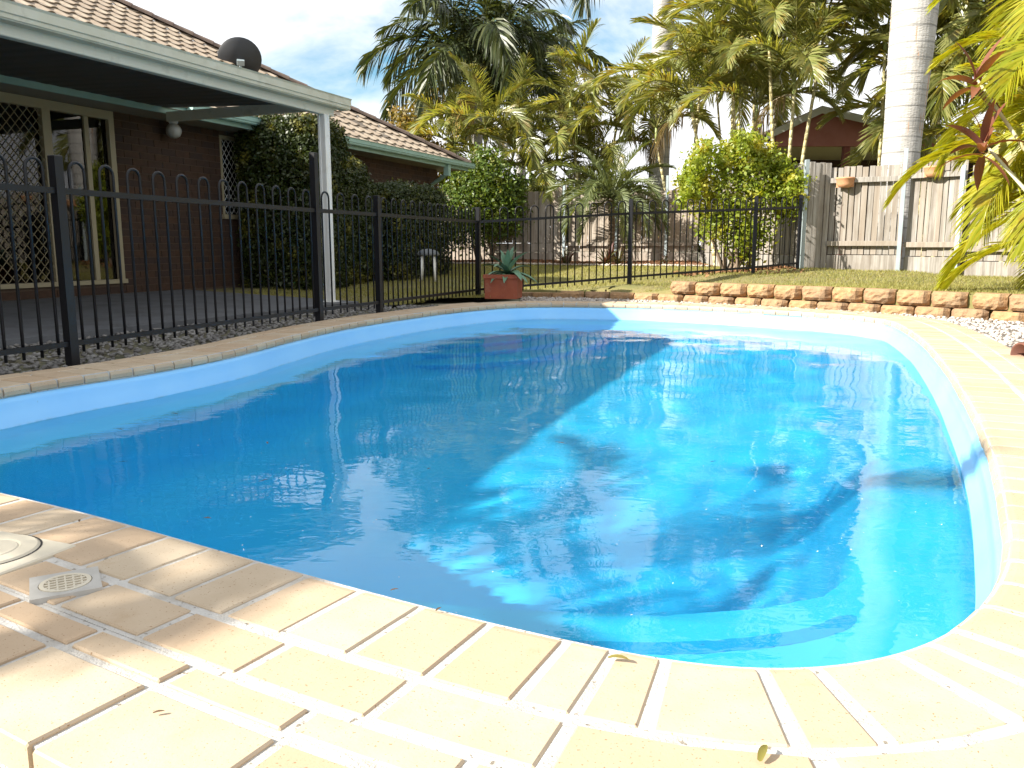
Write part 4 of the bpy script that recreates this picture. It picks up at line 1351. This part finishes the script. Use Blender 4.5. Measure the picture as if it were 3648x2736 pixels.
# ------------------------------------------------------------------ palms
def frond_mesh(name, L, elev, droop, pairs, leaf, lw, vee, sag, mtl, seed, petiole=0.14, plumose=0.0, dpow=1.25, rr=0.016):
    rg = np.random.default_rng(seed)
    n = 16; pts = [np.zeros(3)]; tans = []
    for i in range(n):
        t = (i + 0.5) / n
        th = R(elev) - R(droop) * t ** dpow
        tans.append(np.array([math.cos(th), 0.0, math.sin(th)]))
        pts.append(pts[-1] + tans[-1] * L / n)
    pts = np.array(pts); tans.append(tans[-1])
    mb = MB()
    mb.tube(pts[::2], [rr * (1.25 - 1.05 * i / 8) for i in range(9)], 5, False)
    V = list(mb.v); F = list(mb.f)
    for i in range(pairs):
        u = petiole + (1 - petiole) * (i + 0.5) / pairs
        f = u * n; k = min(int(f), n - 1); P = pts[k] + (pts[k + 1] - pts[k]) * (f - k); T = tans[k]
        Nn = np.array([-T[2], 0, T[0]])
        prof = (math.sin(PI * min(1, 0.16 + 0.84 * ((u - petiole) / (1 - petiole))))) ** 0.55
        for sd in (1, -1):
            l = leaf * (0.25 + 0.75 * prof) * rg.uniform(0.86, 1.1)
            fw = R(28 + 38 * u + rg.normal(0, 5)); ve = R(vee + rg.normal(0, 6 + plumose * 45))
            D = math.cos(fw) * (np.array([0, sd, 0]) * math.cos(ve) + Nn * math.sin(ve)) + math.sin(fw) * T
            sg = sag * rg.uniform(0.7, 1.3)
            Wd = T - D * (T @ D); Wd /= np.linalg.norm(Wd) + 1e-6
            Wd = Wd * math.cos(0.5) + np.cross(D, Wd) * math.sin(0.5) * sd
            o = len(V)
            for q, ww in ((0.0, 0.45), (0.35, 1.0), (0.7, 0.75)):
                c = P + D * l * q + np.array([0, 0, -1]) * sg * l * q * q
                V.append(tuple(c + Wd * lw * ww * 0.5)); V.append(tuple(c - Wd * lw * ww * 0.5))
            V.append(tuple(P + D * l * 0.97 + np.array([0, 0, -1]) * sg * l))
            F += [(o, o + 1, o + 3, o + 2), (o + 2, o + 3, o + 5, o + 4), (o + 4, o + 5, o + 6)]
    m2 = MB(); m2.v = V; m2.f = F
    return m2.mesh(name, mtl)

def frond_set(key, L, leaf, lw, pairs, vee, sag, mtl, plumose=0.0, elevs=(80, 62, 45, 28, 8, -15), droops=(35, 60, 80, 88, 88, 70)):
    out = []
    for i, (e, dr) in enumerate(zip(elevs, droops)):
        for v in range(2):
            out.append((e, frond_mesh('frond', L * (1 - 0.04 * v), e + 4 * v, dr + 8 * v, pairs, leaf, lw, vee, sag, mtl, 17 * i + v + len(key), plumose=plumose)))
    return out
FR_Q = frond_set('queen', 3.3, 0.80, 0.055, 80, -8, 0.55, L_queen, plumose=0.8)
FR_C = frond_set('cane', 1.95, 0.58, 0.034, 54, 24, 0.26, L_cane, plumose=0.2)
FR_G = frond_set('gold', 1.9, 0.54, 0.022, 74, 22, 0.32, L_gcane)
FR_D = frond_set('date', 1.35, 0.30, 0.016, 62, 20, 0.15, L_date, plumose=0.25, elevs=(75, 55, 38, 20, 2, -20), droops=(45, 70, 90, 95, 80, 55))
FR_R = frond_set('royal', 3.6, 0.9, 0.05, 66, 5, 0.5, L_queen, plumose=0.9)
DRY = frond_mesh('frond', 1.6, 10, 110, 40, 0.5, 0.03, -30, 0.8, L_dry, 99, plumose=0.5)

def crown(root, P, n, FR, scale=1.0, az0=0.0, emin=0, emax=5, rise=0.0, avoid=None):
    for i in range(n):
        az = az0 + i * 2.39996 + random.uniform(-0.25, 0.25)
        lv = emin + (emax - emin) * (i + 0.5) / n
        idx = min(len(FR) - 1, int(round(lv)) * 2 + random.randint(0, 1))
        me = FR[idx][1]
        s = scale * random.uniform(0.85, 1.1)
        obj('frond', me, root, Vector(P) + Vector((math.cos(az) * 0.03, math.sin(az) * 0.03, rise * (1 - i / n))), (random.uniform(-0.12, 0.12), 0, az), (s, s, s))

def ringed_trunk(pts, rads, ringstep, depth=0.003, n=40):
    pts = [Vector(p) for p in pts]
    L = [0.0]
    for a, b in zip(pts[:-1], pts[1:]): L.append(L[-1] + (b - a).length)
    out = []; rr = []
    q = 0.0
    xs = np.array([p.x for p in pts]); ys = np.array([p.y for p in pts]); zs = np.array([p.z for p in pts])
    while q < L[-1]:
        for dq, dr in ((0.0, 0.0), (ringstep * 0.93, 0.0), (ringstep * 0.945, -depth), (ringstep * 0.985, -depth)):
            w = min(q + dq, L[-1])
            out.append((np.interp(w, L, xs), np.interp(w, L, ys), np.interp(w, L, zs)))
            rr.append(np.interp(w, L, rads) + dr)
        q += ringstep
    return MB().tube(out, rr, n)

def tall_palm(name, label, base, top, rads, FR, nf, scale, shaft=0.9, sr=0.16, group='tall palms beyond the fences', az0=0, inflo=False, emax=5, emin=0):
    root = thing(name, label, 'palm tree', base, 0, group)
    T = Vector(top) - Vector(base)
    k = len(rads)
    pts = [tuple(T * (i / (k - 1))) for i in range(k)]
    ringed_trunk(pts, rads, 0.17, 0.004).build('trunk', M_trunkw, root, False)
    MB().tube([tuple(T), tuple(T + Vector((0, 0, shaft * 0.5))), tuple(T + Vector((0, 0, shaft)))], [sr, sr * 0.9, sr * 0.5], 12).build('crownshaft', M_shaft, root, True)
    crown(root, T + Vector((0, 0, shaft)), nf, FR, scale, az0, emin, emax)
    if inflo:
        mb = MB()
        for i in range(90):
            a = R(205 + random.uniform(-32, 32)); r = random.uniform(0.15, 0.75)
            p0 = Vector((0, -0.05, 0.05)) ; z1 = -random.uniform(0.2, 1.3)
            mb.tube([p0 + T, T + Vector((math.cos(a) * r * 0.7, math.sin(a) * r * 0.5 - 0.1, 0.0 + z1 * 0.2)), T + Vector((math.cos(a) * r, math.sin(a) * r * 0.5 - 0.1, z1))], 0.012, 4, False)
        o = mb.build('flower_cluster', M_inflo, root); o['kind'] = 'stuff'
    return root
tall_palm('queen_palm', 'tall dark queen palm with arching fronds and yellow flower cluster right of the roof', (-0.95, 24.0, 0.2), (-0.98, 24.0, 4.7), [0.2, 0.17, 0.16, 0.15, 0.15], FR_Q, 27, 1.02, shaft=1.15, sr=0.15, inflo=True, az0=0.4)
tall_palm('queen_palm', 'second dark queen palm partly hidden behind the tallest crown', (0.35, 27.5, 0.2), (0.25, 27.5, 4.9), [0.2, 0.17, 0.16, 0.15, 0.15], FR_Q, 24, 0.95, shaft=1.1, sr=0.14, az0=1.3)
tall_palm('royal_palm', 'thick pale royal palm trunk standing behind the back fence among cane palms', (3.62, 21.0, 0.2), (3.62, 21.0, 7.6), [0.30, 0.25, 0.25, 0.25, 0.25, 0.24, 0.23], FR_R, 16, 1.0, shaft=1.4, sr=0.2, az0=0.2, emin=1.5)
tall_palm('royal_palm', 'thick white royal palm trunk right behind the grey fence with a rusty streak', (6.12, 13.55, 0.2), (6.3, 13.55, 8.2), [0.30, 0.275, 0.285, 0.325, 0.345, 0.33, 0.29, 0.24], FR_R, 16, 1.0, shaft=1.5, sr=0.22, az0=2.0, emin=0.5)

def cane_palm(label, base, stems, FR, group, mtl=None, fr_n=8, r=0.035, dry=0, name='cane_palm', emax=4.6):
    root = thing(name, label, 'palm', base, 0, group)
    for (x, y, z, nf, sc) in stems:
        bx, by = x * 0.25, y * 0.25
        mid = Vector((bx + (x - bx) * 0.42, by + (y - by) * 0.45, z * 0.5))
        ringed_trunk([(bx, by, -0.05), tuple(mid), (x, y, z)], [r * 1.25, r, r * 0.85], 0.14, 0.004, 8).build('cane', mtl or M_cane, root, True)
        MB().tube([(x, y, z), (x + (x - bx) * 0.03, y, z + 0.35)], [r * 1.15, r * 0.7], 8).build('crownshaft', M_shaft, root, True)
        crown(root, (x + (x - bx) * 0.03, y, z + 0.32), nf, FR, sc, random.uniform(0, 6), 0, emax)
    for i in range(dry):
        x, y, z, nf, sc = stems[i % len(stems)]
        obj('frond', DRY, root, (x, y, z), (0, 0, random.uniform(0, 6)), (0.8, 0.8, 0.8))
    return root
G = 'cane palms along the back fence'
cane_palm('silvery green cane palm below the dark queen palm', (-0.7, 20.9, 0.2), [(0.05, 0, 3.0, 10, 1.0), (-0.7, 0.2, 2.6, 9, 0.9), (0.75, 0.1, 2.7, 9, 0.95), (0.2, 0.3, 1.9, 8, 0.9)], FR_C, G, emax=4.0)
cane_palm('low cane palm between the round bush and the date palm', (0.55, 20.7, 0.2), [(-0.1, 0, 1.9, 9, 0.85), (0.55, 0.2, 2.5, 9, 0.9), (1.0, 0.3, 1.5, 8, 0.8)], FR_C, G, emax=4.0)
cane_palm('cane palm with dry brown fronds left of the shaded royal palm trunk', (1.9, 20.6, 0.2), [(-0.5, 0, 3.5, 8, 0.95), (0.62, 0.2, 3.2, 10, 1.1), (0.1, 0.3, 2.2, 9, 0.9)], FR_C, G, dry=3, emax=3.8)
cane_palm('leaning cane palm in front of the shaded royal palm trunk', (3.95, 19.4, 0.2), [(-0.68, 0, 2.75, 9, 0.95), (0.3, 0.1, 4.1, 9, 1.05)], FR_C, G, emax=3.4)
cane_palm('tall cane palm behind the yellow green shrub', (4.4, 17.2, 0.2), [(-0.75, 0.3, 3.1, 10, 1.0), (0.06, 0.2, 3.7, 10, 1.05), (0.5, 0.1, 2.9, 9, 1.0)], FR_C, G, dry=1, emax=3.6)
cane_palm('cane palm with a white ringed stem left of the pink gable', (5.25, 16.4, 0.2), [(0.1, 0, 3.25, 10, 1.0), (-0.35, 0.2, 4.1, 10, 1.05), (0.75, 0.4, 4.5, 9, 1.05)], FR_C, G, dry=1, emax=3.3)
cane_palm('cane palm rising behind the pink gable', (6.6, 25.0, 0.2), [(0.0, 0, 4.6, 11, 1.2), (0.75, 0.4, 5.0, 10, 1.2), (-0.6, 0.6, 5.4, 10, 1.2), (1.6, 0.4, 5.0, 10, 1.2)], FR_C, G)
cane_palm('slim cane palm standing right in front of the pink gable', (6.9, 15.9, 0.2), [(-0.1, 0, 3.9, 8, 1.0), (0.3, 0.2, 4.4, 9, 1.1)], FR_C, G, dry=1, emax=3.0)
cane_palm('tallest cane palm between the leaning stems and the gable', (5.75, 20.5, 0.2), [(0, 0, 4.6, 10, 1.15), (-0.6, 0.2, 5.2, 10, 1.1), (0.8, 0, 5.4, 10, 1.2)], FR_C, G, emax=3.8)
cane_palm('dark cane palm behind the white royal palm trunk', (8.1, 16.0, 0.2), [(-0.2, 0, 3.2, 10, 1.2), (0.5, 0.2, 3.9, 10, 1.2), (-0.1, 0.4, 2.2, 9, 1.1), (-0.8, 0.2, 4.3, 10, 1.2)], FR_C, G)
cane_palm('dark cane palm at far right behind the fence', (9.0, 15.0, 0.2), [(-0.3, 0, 3.0, 10, 1.2), (0.3, 0.2, 3.8, 10, 1.2), (-0.2, 0.4, 2.0, 9, 1.1), (-0.6, 0.4, 4.3, 9, 1.2)], FR_C, G)
# pygmy date palm inside the yard
root = thing('date_palm', 'small feathery date palm arching in front of the back fence', 'palm', (2.17, 18.55, 0.27))
ringed_trunk([(0, 0, -0.05), (0.03, 0, 0.7), (0, 0, 1.35)], [0.08, 0.07, 0.08], 0.08, 0.012, 10).build('trunk', M_stem, root, True)
crown(root, (0, 0, 1.4), 30, FR_D, 1.15, 0.3, 0, 5)
# golden cane palm in the right foreground
root = cane_palm('golden cane palm with bright yellow green fronds at the right edge', (5.75, 8.15, 0.2),
                 [(-0.1, -0.1, 0.45, 11, 0.82), (-0.25, 0.2, 0.95, 11, 0.85), (0.2, -0.3, 1.35, 11, 0.9), (-0.1, 0.3, 1.75, 12, 0.9), (0.4, 0.1, 0.8, 9, 0.85), (0.1, -0.5, 0.25, 9, 0.78), (0.2, 0.1, 2.3, 11, 0.95), (-0.05, 0.2, 2.9, 11, 1.0), (-0.25, -0.1, 0.15, 9, 0.8), (-0.3, -0.4, 0.7, 11, 0.78), (0.0, -0.6, 1.1, 10, 0.8)], FR_G, None, r=0.03, name='golden_cane_palm')

# cordyline with red leaves leaning into the frame
def strap_leaf(L, w, elev, droop, mtl, nm='leaf', n=6, fold=0.15):
    vs = []; fs = []; p = np.zeros(3)
    for i in range(n + 1):
        t = i / n; th = R(elev - droop * t)
        ww = w * (math.sin(PI * min(1, 0.18 + 0.82 * t)) ** 0.8 if t < 1 else 0.02)
        vs += [(p[0], -ww / 2, p[2] + fold * ww), (p[0], 0, p[2]), (p[0], ww / 2, p[2] + fold * ww)]
        p = p + np.array([math.cos(th), 0, math.sin(th)]) * L / n
    for i in range(n):
        o = 3 * i
        fs += [(o, o + 1, o + 4, o + 3), (o + 1, o + 2, o + 5, o + 4)]
    return MB().add(vs, fs).mesh(nm, mtl, True)
CORD = [strap_leaf(0.42, 0.085, e, d, L_cord) for e, d in ((75, 30), (50, 50), (25, 60), (0, 50), (-30, 30))]
root = thing('red_cordyline', 'red leaved cordyline leaning out of the golden cane palm', 'cordyline', (4.9, 7.3, 0.2))
for tp, n_ in (((-0.72, 0.3, 1.33), 12), ((-0.72, 0.5, 1.9), 9)):
    MB().tube([(0, 0, -0.05), (tp[0] * 0.35, tp[1] * 0.35, tp[2] * 0.55), tp], [0.022, 0.018, 0.013], 6).build('stem', M_cane, root, True)
    for i in range(n_):
        o = obj('leaf', CORD[min(4, int(i * 5 / n_))], root, Vector(tp) - Vector((0, 0, 0.012 * i)), (random.uniform(-0.3, 0.3), 0, i * 2.4), (1, 1, 1))

# ------------------------------------------------------------------ neighbour's house
nh = thing('neighbour_house', 'pink rendered gable with maroon posts beyond the grey fence', 'house', (7.2, 18.5, 0.2))
def nb(mb, nm, m, parent=None): return mb.build(nm, m, parent or nh)
# local x across the gable, y away from the camera
gb = [(-1.5, 2.55), (2.2, 2.55), (2.2, 2.66), (-0.62, 3.28), (-1.5, 2.86)]
vs = [(x, 0, z) for x, z in gb] + [(x, 0.12, z) for x, z in gb]
nb(MB().add(vs, [(0, 1, 2, 3, 4), (9, 8, 7, 6, 5), (0, 5, 6, 1), (1, 6, 7, 2), (2, 7, 8, 3), (3, 8, 9, 4), (4, 9, 5, 0)]), 'gable_wall', M_pink)
rf = MB()
for (xa, za), (xb, zb_) in (((-1.75, 2.77), (-0.62, 3.31)), ((-0.62, 3.31), (2.45, 2.63))):
    rf.add([(xa, -0.2, za), (xb, -0.2, zb_), (xb, 5, zb_), (xa, 5, za), (xa, -0.2, za + 0.05), (xb, -0.2, zb_ + 0.05), (xb, 5, zb_ + 0.05), (xa, 5, za + 0.05)],
           [(0, 1, 2, 3), (4, 7, 6, 5), (0, 4, 5, 1), (1, 5, 6, 2), (2, 6, 7, 3), (3, 7, 4, 0)])
nroof = nb(rf, 'roof', M_hip)
bg = MB()
for (xa, za), (xb, zb_) in (((-1.77, 2.75), (-0.62, 3.30)), ((-0.62, 3.30), (2.45, 2.62))):
    bg.add([(xa, -0.22, za - 0.1), (xb, -0.22, zb_ - 0.1), (xb, -0.202, zb_ - 0.1), (xa, -0.202, za - 0.1), (xa, -0.22, za + 0.05), (xb, -0.22, zb_ + 0.05), (xb, -0.202, zb_ + 0.05), (xa, -0.202, za + 0.05)],
           [(3, 2, 1, 0), (4, 5, 6, 7), (0, 1, 5, 4), (1, 2, 6, 5), (2, 3, 7, 6), (3, 0, 4, 7)])
nb(bg, 'barge_board', M_greypl)
nb(MB().box(-1.5, 2.4, 0.13, 4.5, 2.56, 2.6), 'ceiling', M_cream)
nb(MB().box(-0.02, 0.12, 0.02, 0.14, -0.2, 2.545), 'post', M_maroon)
nb(MB().box(-1.5, 6.0, 3.0, 3.2, -0.2, 2.55), 'back_wall', M_brick)
nb(MB().box(2.3, 6.0, -0.3, 5, 2.55, 2.75, None, 0.02), 'side_roof', M_hip)

# ------------------------------------------------------------------ small plants and yard things
pot = thing('plant_pot', 'square terracotta pot standing by the fence corner', 'pot', (-0.10, 10.08, 0.0), R(-10))
pw = 0.20
def sq_ring(h, z): return [(-h, -h, z), (h, -h, z), (h, h, z), (-h, h, z)]
lv = [(pw * 0.97, 0.0), (pw * 0.99, 0.235), (pw * 1.06, 0.24), (pw * 1.06, 0.285), (pw * 0.92, 0.287), (pw * 0.92, 0.255)]
vs = []; fs = []
for h, z in lv: vs += sq_ring(h, z)
for i in range(len(lv) - 1):
    for k in range(4): fs.append((4 * i + k, 4 * i + (k + 1) % 4, 4 * i + 4 + (k + 1) % 4, 4 * i + 4 + k))
fs.append((0, 3, 2, 1))
MB().add(vs, fs).build('pot_body', M_terra, pot)
MB().box(-pw * 0.915, pw * 0.915, -pw * 0.915, pw * 0.915, 0.2, 0.256).build('soil', M_soil, pot)
AG = [strap_leaf(0.42, 0.105, e, d, L_agave, fold=0.25) for e, d in ((80, 25), (62, 45), (40, 60), (20, 70), (5, 50))]
ag = thing('agave', 'grey green agave rosette growing in the terracotta pot', 'agave', (-0.05, 10.08, 0.26))
for i in range(22):
    sc = random.uniform(0.75, 1.0)
    obj('leaf', AG[min(4, int(i * 5 / 16))], ag, (0, 0, 0.02), (random.uniform(-0.1, 0.1), 0, i * 2.4), (sc, sc, sc))
BR = [strap_leaf(0.42, 0.05, e, d, L_brom, n=5) for e, d in ((80, 30), (62, 45), (42, 55), (25, 50))]
for (x, y, sc, lab) in ((1.17, 18.0, 0.9, 'dark spiky bromeliad left of the larger one below the date palm'), (2.0, 17.75, 1.2, 'largest reddish bromeliad clump in the mulch below the date palm'),
                        (3.15, 17.4, 0.55, 'smallest purple bromeliad near the right end of the mulch bed'), (2.28, 18.05, 1.0, 'green and red bromeliad close behind the largest clump')):
    b = thing('bromeliad', lab, 'bromeliad', (x, y, lawn_z(x, y) + 0.02), 0, 'bromeliads in the mulch bed')
    for i in range(26):
        s = sc * random.uniform(0.75, 1.1)
        obj('leaf', BR[min(3, int(i * 4 / 26))], b, (random.uniform(-0.05, 0.05), random.uniform(-0.05, 0.05), 0), (0, 0, i * 2.4), (s, s, s))
# mulch bed with stone edging
vs = []; fs = []
xs = np.arange(-3.4, 4.01, 0.2)
for i, x in enumerate(xs):
    yf = fy(x) - 1.95 + 0.2 * math.sin(x * 1.1); ym = fy(x) - 0.9; yb = fy(x) + 0.1
    vs += [(x, yf, lawn_z(x, yf) + 0.02), (x, ym, lawn_z(x, ym) + 0.025), (x, yb, lawn_z(x, yb) + 0.025)]
    if i: fs += [(3 * i - 3, 3 * i, 3 * i + 1, 3 * i - 2), (3 * i - 2, 3 * i + 1, 3 * i + 2, 3 * i - 1)]
tag(MB().add(vs, fs).build('mulch_bed', M_mulch), 'orange brown mulch bed along the back fence', None, None, 'structure')
k = 5200
x = RNG.uniform(-3.4, 4.0, k); y = fy(x) - RNG.uniform(0.0, 1.9, k)
x2 = RNG.uniform(2.6, 4.3, 700); y2 = 12.9 + RNG.normal(0, 0.35, 700)
x = np.concatenate([x, x2]); y = np.concatenate([y, y2])
z = np.array([lawn_z(a, b) for a, b in zip(x, y)]) + 0.025
V, F = leaf_cloud(np.stack([x, y, z], 1), np.tile([0, 0, 1.0], (len(x), 1)), 0.035, 0.5, 0.4)
tag(obj('mulch_chips', big_mesh('mulch_chips', V, F, M_mulch)), 'scattered orange bark chips along the back fence', None, None, 'stuff')
pts = []
for x in np.arange(-3.3, 3.9, 0.035):
    yf = fy(x) - 1.98 + 0.2 * math.sin(x * 1.1) + RNG.normal(0, 0.05)
    pts.append((x, yf, lawn_z(x, yf) + 0.03))
pebbles('edging_stones', pts, 0.045, M_pip, 'pale stones edging the mulch bed')
# white stool at the end of the hedge
stl = Vector((-1.33, 13.3, 0))
st_ = thing('garden_stool', 'small white legged stool with a grey round top at the end of the low hedge', 'stool', (stl.x, stl.y, lawn_z(stl.x, stl.y)))
for a in range(4):
    an = PI / 4 + a * PI / 2
    MB().tube([(0.17 * math.cos(an), 0.17 * math.sin(an), -0.01), (0.12 * math.cos(an), 0.12 * math.sin(an), 0.40)], [0.016, 0.024], 8).build('leg', M_white, st_, True)
MB().lathe([(0, 0.40), (0.17, 0.40), (0.18, 0.42), (0.15, 0.47), (0.08, 0.50), (0, 0.51)], 18).build('seat', mat('stool_seat', (0.12, 0.13, 0.14), (0.17, 0.18, 0.18), 9, 0.7), st_, True)
# half buried clay pipe at the right
pp = thing('clay_pipe', 'short dark terracotta pipe lying in the pebbles at the right edge', 'pipe', (2.89, 4.68, -0.02), R(12))
Mx = Matrix.Translation((0, 0, 0.03)) @ Matrix.Rotation(R(90), 4, 'Y') @ Matrix.Rotation(0, 4, 'Z')
MB().lathe([(0.062, 0.0), (0.07, 0.002), (0.07, 0.32), (0.06, 0.32), (0.06, 0.0), (0.062, 0.0)], 20, Matrix.Translation((0, 0, 0.03)) @ Matrix.Rotation(R(90), 4, 'Y')).build('pipe_body', mat('old_clay', (0.16, 0.06, 0.035), (0.11, 0.045, 0.03), 12, 0.8), pp, True)

# skimmer lid and drain grate
sk = thing('skimmer_lid', 'square cream skimmer cover with a round lid in the near left paving', 'skimmer lid', (SK.x, SK.y, 0.0), -AZ)
MB().box(-0.135, 0.135, -0.10, 0.10, -0.03, 0.004, None, 0.003).build('frame', M_sandpl, sk)
MB().lathe([(0.0, 0.009), (0.055, 0.009), (0.058, 0.007), (0.062, 0.009), (0.092, 0.008), (0.096, 0.0042)], 40).build('lid', M_sandpl, sk, False)
MB().lathe([(0.097, 0.0046), (0.101, 0.0046)], 40).build('groove', M_dark, sk)
dg = thing('drain_grate', 'white square floor drain with a round slotted grate in the paving', 'drain grate', (DR.x, DR.y, 0.0), R(30))
fr = MB()
n = 32; vs = []; fs = []
for k in range(n):
    a = 2 * PI * k / n; c, s = math.cos(a), math.sin(a); mxx = max(abs(c), abs(s))
    vs += [(0.045 * c, 0.045 * s, 0.005), (0.058 * c / mxx, 0.058 * s / mxx, 0.005), (0.06 * c / mxx, 0.06 * s / mxx, -0.02), (0.045 * c, 0.045 * s, -0.0025)]
for k in range(n):
    j = (k + 1) % n
    fs += [(4 * k, 4 * k + 1, 4 * j + 1, 4 * j), (4 * k + 1, 4 * k + 2, 4 * j + 2, 4 * j + 1), (4 * k + 3, 4 * k, 4 * j, 4 * j + 3)]
fr.add(vs, fs).build('frame', mat('drain_frame', (0.40, 0.38, 0.34), (0.46, 0.44, 0.40), 30, 0.6), dg)
MB().lathe([(0.0, -0.0015), (0.0448, -0.0015)], 32).build('drain_hole', M_dark, dg)
g = MB().lathe([(0.036, 0.0), (0.036, 0.006), (0.0435, 0.006), (0.0435, 0.0)], 32)
g.build('rim', M_sandpl, dg)
for k in range(-2, 3):
    w_ = math.sqrt(max(0, 0.036 ** 2 - (k * 0.0128) ** 2))
    MB().box(-w_, w_, k * 0.0128 - 0.0022, k * 0.0128 + 0.0022, 0.0, 0.0055).build('slat', M_sandpl, dg)
for k in (-2, -1, 0, 1, 2):
    w_ = math.sqrt(max(0, 0.036 ** 2 - (k * 0.0135) ** 2))
    MB().box(k * 0.0135 - 0.0016, k * 0.0135 + 0.0016, -w_, w_, 0.0, 0.0049).build('slat', M_sandpl, dg)

# fallen leaves on the paving, floating bits on the water
LF = strap_leaf(0.036, 0.010, 20, 40, leafmat('fallen_leaf', (0.16, 0.17, 0.03), (0.22, 0.18, 0.05), 0.3), 'fallen_leaf', 5, 0.3)
LB = strap_leaf(0.016, 0.005, 10, 20, mat('dry_leaf', (0.10, 0.06, 0.03), None, rough=0.9), 'fallen_leaf', 4, 0.3)
o = obj('fallen_leaf', LF, None, (0.145, 1.17, 0.004), (0, 0, R(-20))); tag(o, 'curled green leaf on the coping brick nearest the ledge', 'leaf')
o = obj('fallen_leaf', LF, None, (0.30, 0.915, 0.004), (0, 0, R(60))); tag(o, 'yellow green leaf at the bottom edge of the paving', 'leaf')
for (x, y, rz, lab) in ((-0.13, 1.335, 1.0, 'tiny dry brown leaf on a joint of the coping bricks'), (-0.22, 1.42, 0.4, 'dark curled scrap beside the coping joint near the water'),
                        (-0.98, 1.80, 2.0, 'small dry leaf by the skimmer cover'), (-0.48, 1.02, 0.3, 'dry winged seed on the front paving brick')):
    tag(obj('fallen_leaf', LB, None, (x, y, 0.004), (0, 0, rz)), lab, 'leaf', 'dry leaves on the paving')
fl = [(-1.72, 3.55), (-1.45, 3.0), (-1.62, 3.9), (-1.0, 3.3), (-0.9, 2.35), (-0.3, 2.9), (0.2, 3.3), (0.75, 3.0), (-0.85, 2.75), (-1.3, 4.4)]
bits = MB()
for i, (x, y) in enumerate(fl):
    a = random.uniform(0, PI); L = random.uniform(0.012, 0.03)
    bits.add([(x - math.cos(a) * L, y - math.sin(a) * L, WATER_Z + 0.003), (x + math.sin(a) * 0.004, y - math.cos(a) * 0.004, WATER_Z + 0.005), (x + math.cos(a) * L, y + math.sin(a) * L, WATER_Z + 0.003), (x - math.sin(a) * 0.004, y + math.cos(a) * 0.004, WATER_Z + 0.004)], [(0, 1, 2, 3)])
tag(bits.build('floating_litter', MATS['dry_leaf']), 'dark leaf scraps floating on the pool water', None, None, 'stuff')
k = 260
P = []
while len(P) < k:
    x = RNG.uniform(-1.5, 1.6); y = RNG.uniform(1.4, 4.5)
    if pool_dist(x, y) < -0.1: P.append((x, y, WATER_Z + 0.003))
V, F = leaf_cloud(np.array(P), np.tile([0, 0, 1.0], (k, 1)), 0.0035, 0.15, 0.35)
tag(obj('floating_specks', big_mesh('floating_specks', V, F, M_white)), 'pale specks of pollen floating on the pool', None, None, 'stuff')

# ------------------------------------------------------------------ grass
k = 170000
x = RNG.uniform(-3.5, 7.6, k); y = 6.2 + RNG.random(k) ** 1.0 * 13.6
zz = np.empty(k); ok = np.zeros(k, bool)
# coarse lookup of the lawn mask and height
GX = np.arange(-3.6, 7.8, 0.1); GY = np.arange(6.0, 20.2, 0.1)
mask = np.array([[is_lawn(a, b) for b in GY] for a in GX]); hz = np.array([[lawn_z(a, b) for b in GY] for a in GX])
ix = ((x - GX[0]) / 0.1).astype(int).clip(0, len(GX) - 1); iy = ((y - GY[0]) / 0.1).astype(int).clip(0, len(GY) - 1)
ok = mask[ix, iy] & (y < fy(x) - 1.9)
x, y, zz = x[ok], y[ok], hz[ix, iy][ok]
k = len(x)
a = RNG.uniform(0, 2 * PI, k); h = RNG.uniform(0.014, 0.042, k); w = RNG.uniform(0.003, 0.0065, k)
lx, ly = RNG.normal(0, 0.018, k), RNG.normal(0, 0.018, k)
V = np.stack([np.stack([x - np.cos(a) * w, y - np.sin(a) * w, zz], 1), np.stack([x + np.cos(a) * w, y + np.sin(a) * w, zz], 1), np.stack([x + lx, y + ly, zz + h], 1)], 1).reshape(-1, 3)
tag(obj('grass', big_mesh('grass', V, np.arange(3 * k).reshape(-1, 3), L_grass)), 'short yellow green grass on the lawn', None, None, 'stuff')

# palm standing left of the frame, whose fronds shade the near left paving
random.seed(3)
cane_palm('cane palm left of the near paving outside the picture', (-5.0, 0.35, -0.05), [(0.9, 0.45, 1.3, 7, 0.5), (-1.3, 0.55, 2.75, 9, 0.95)], FR_C, None)
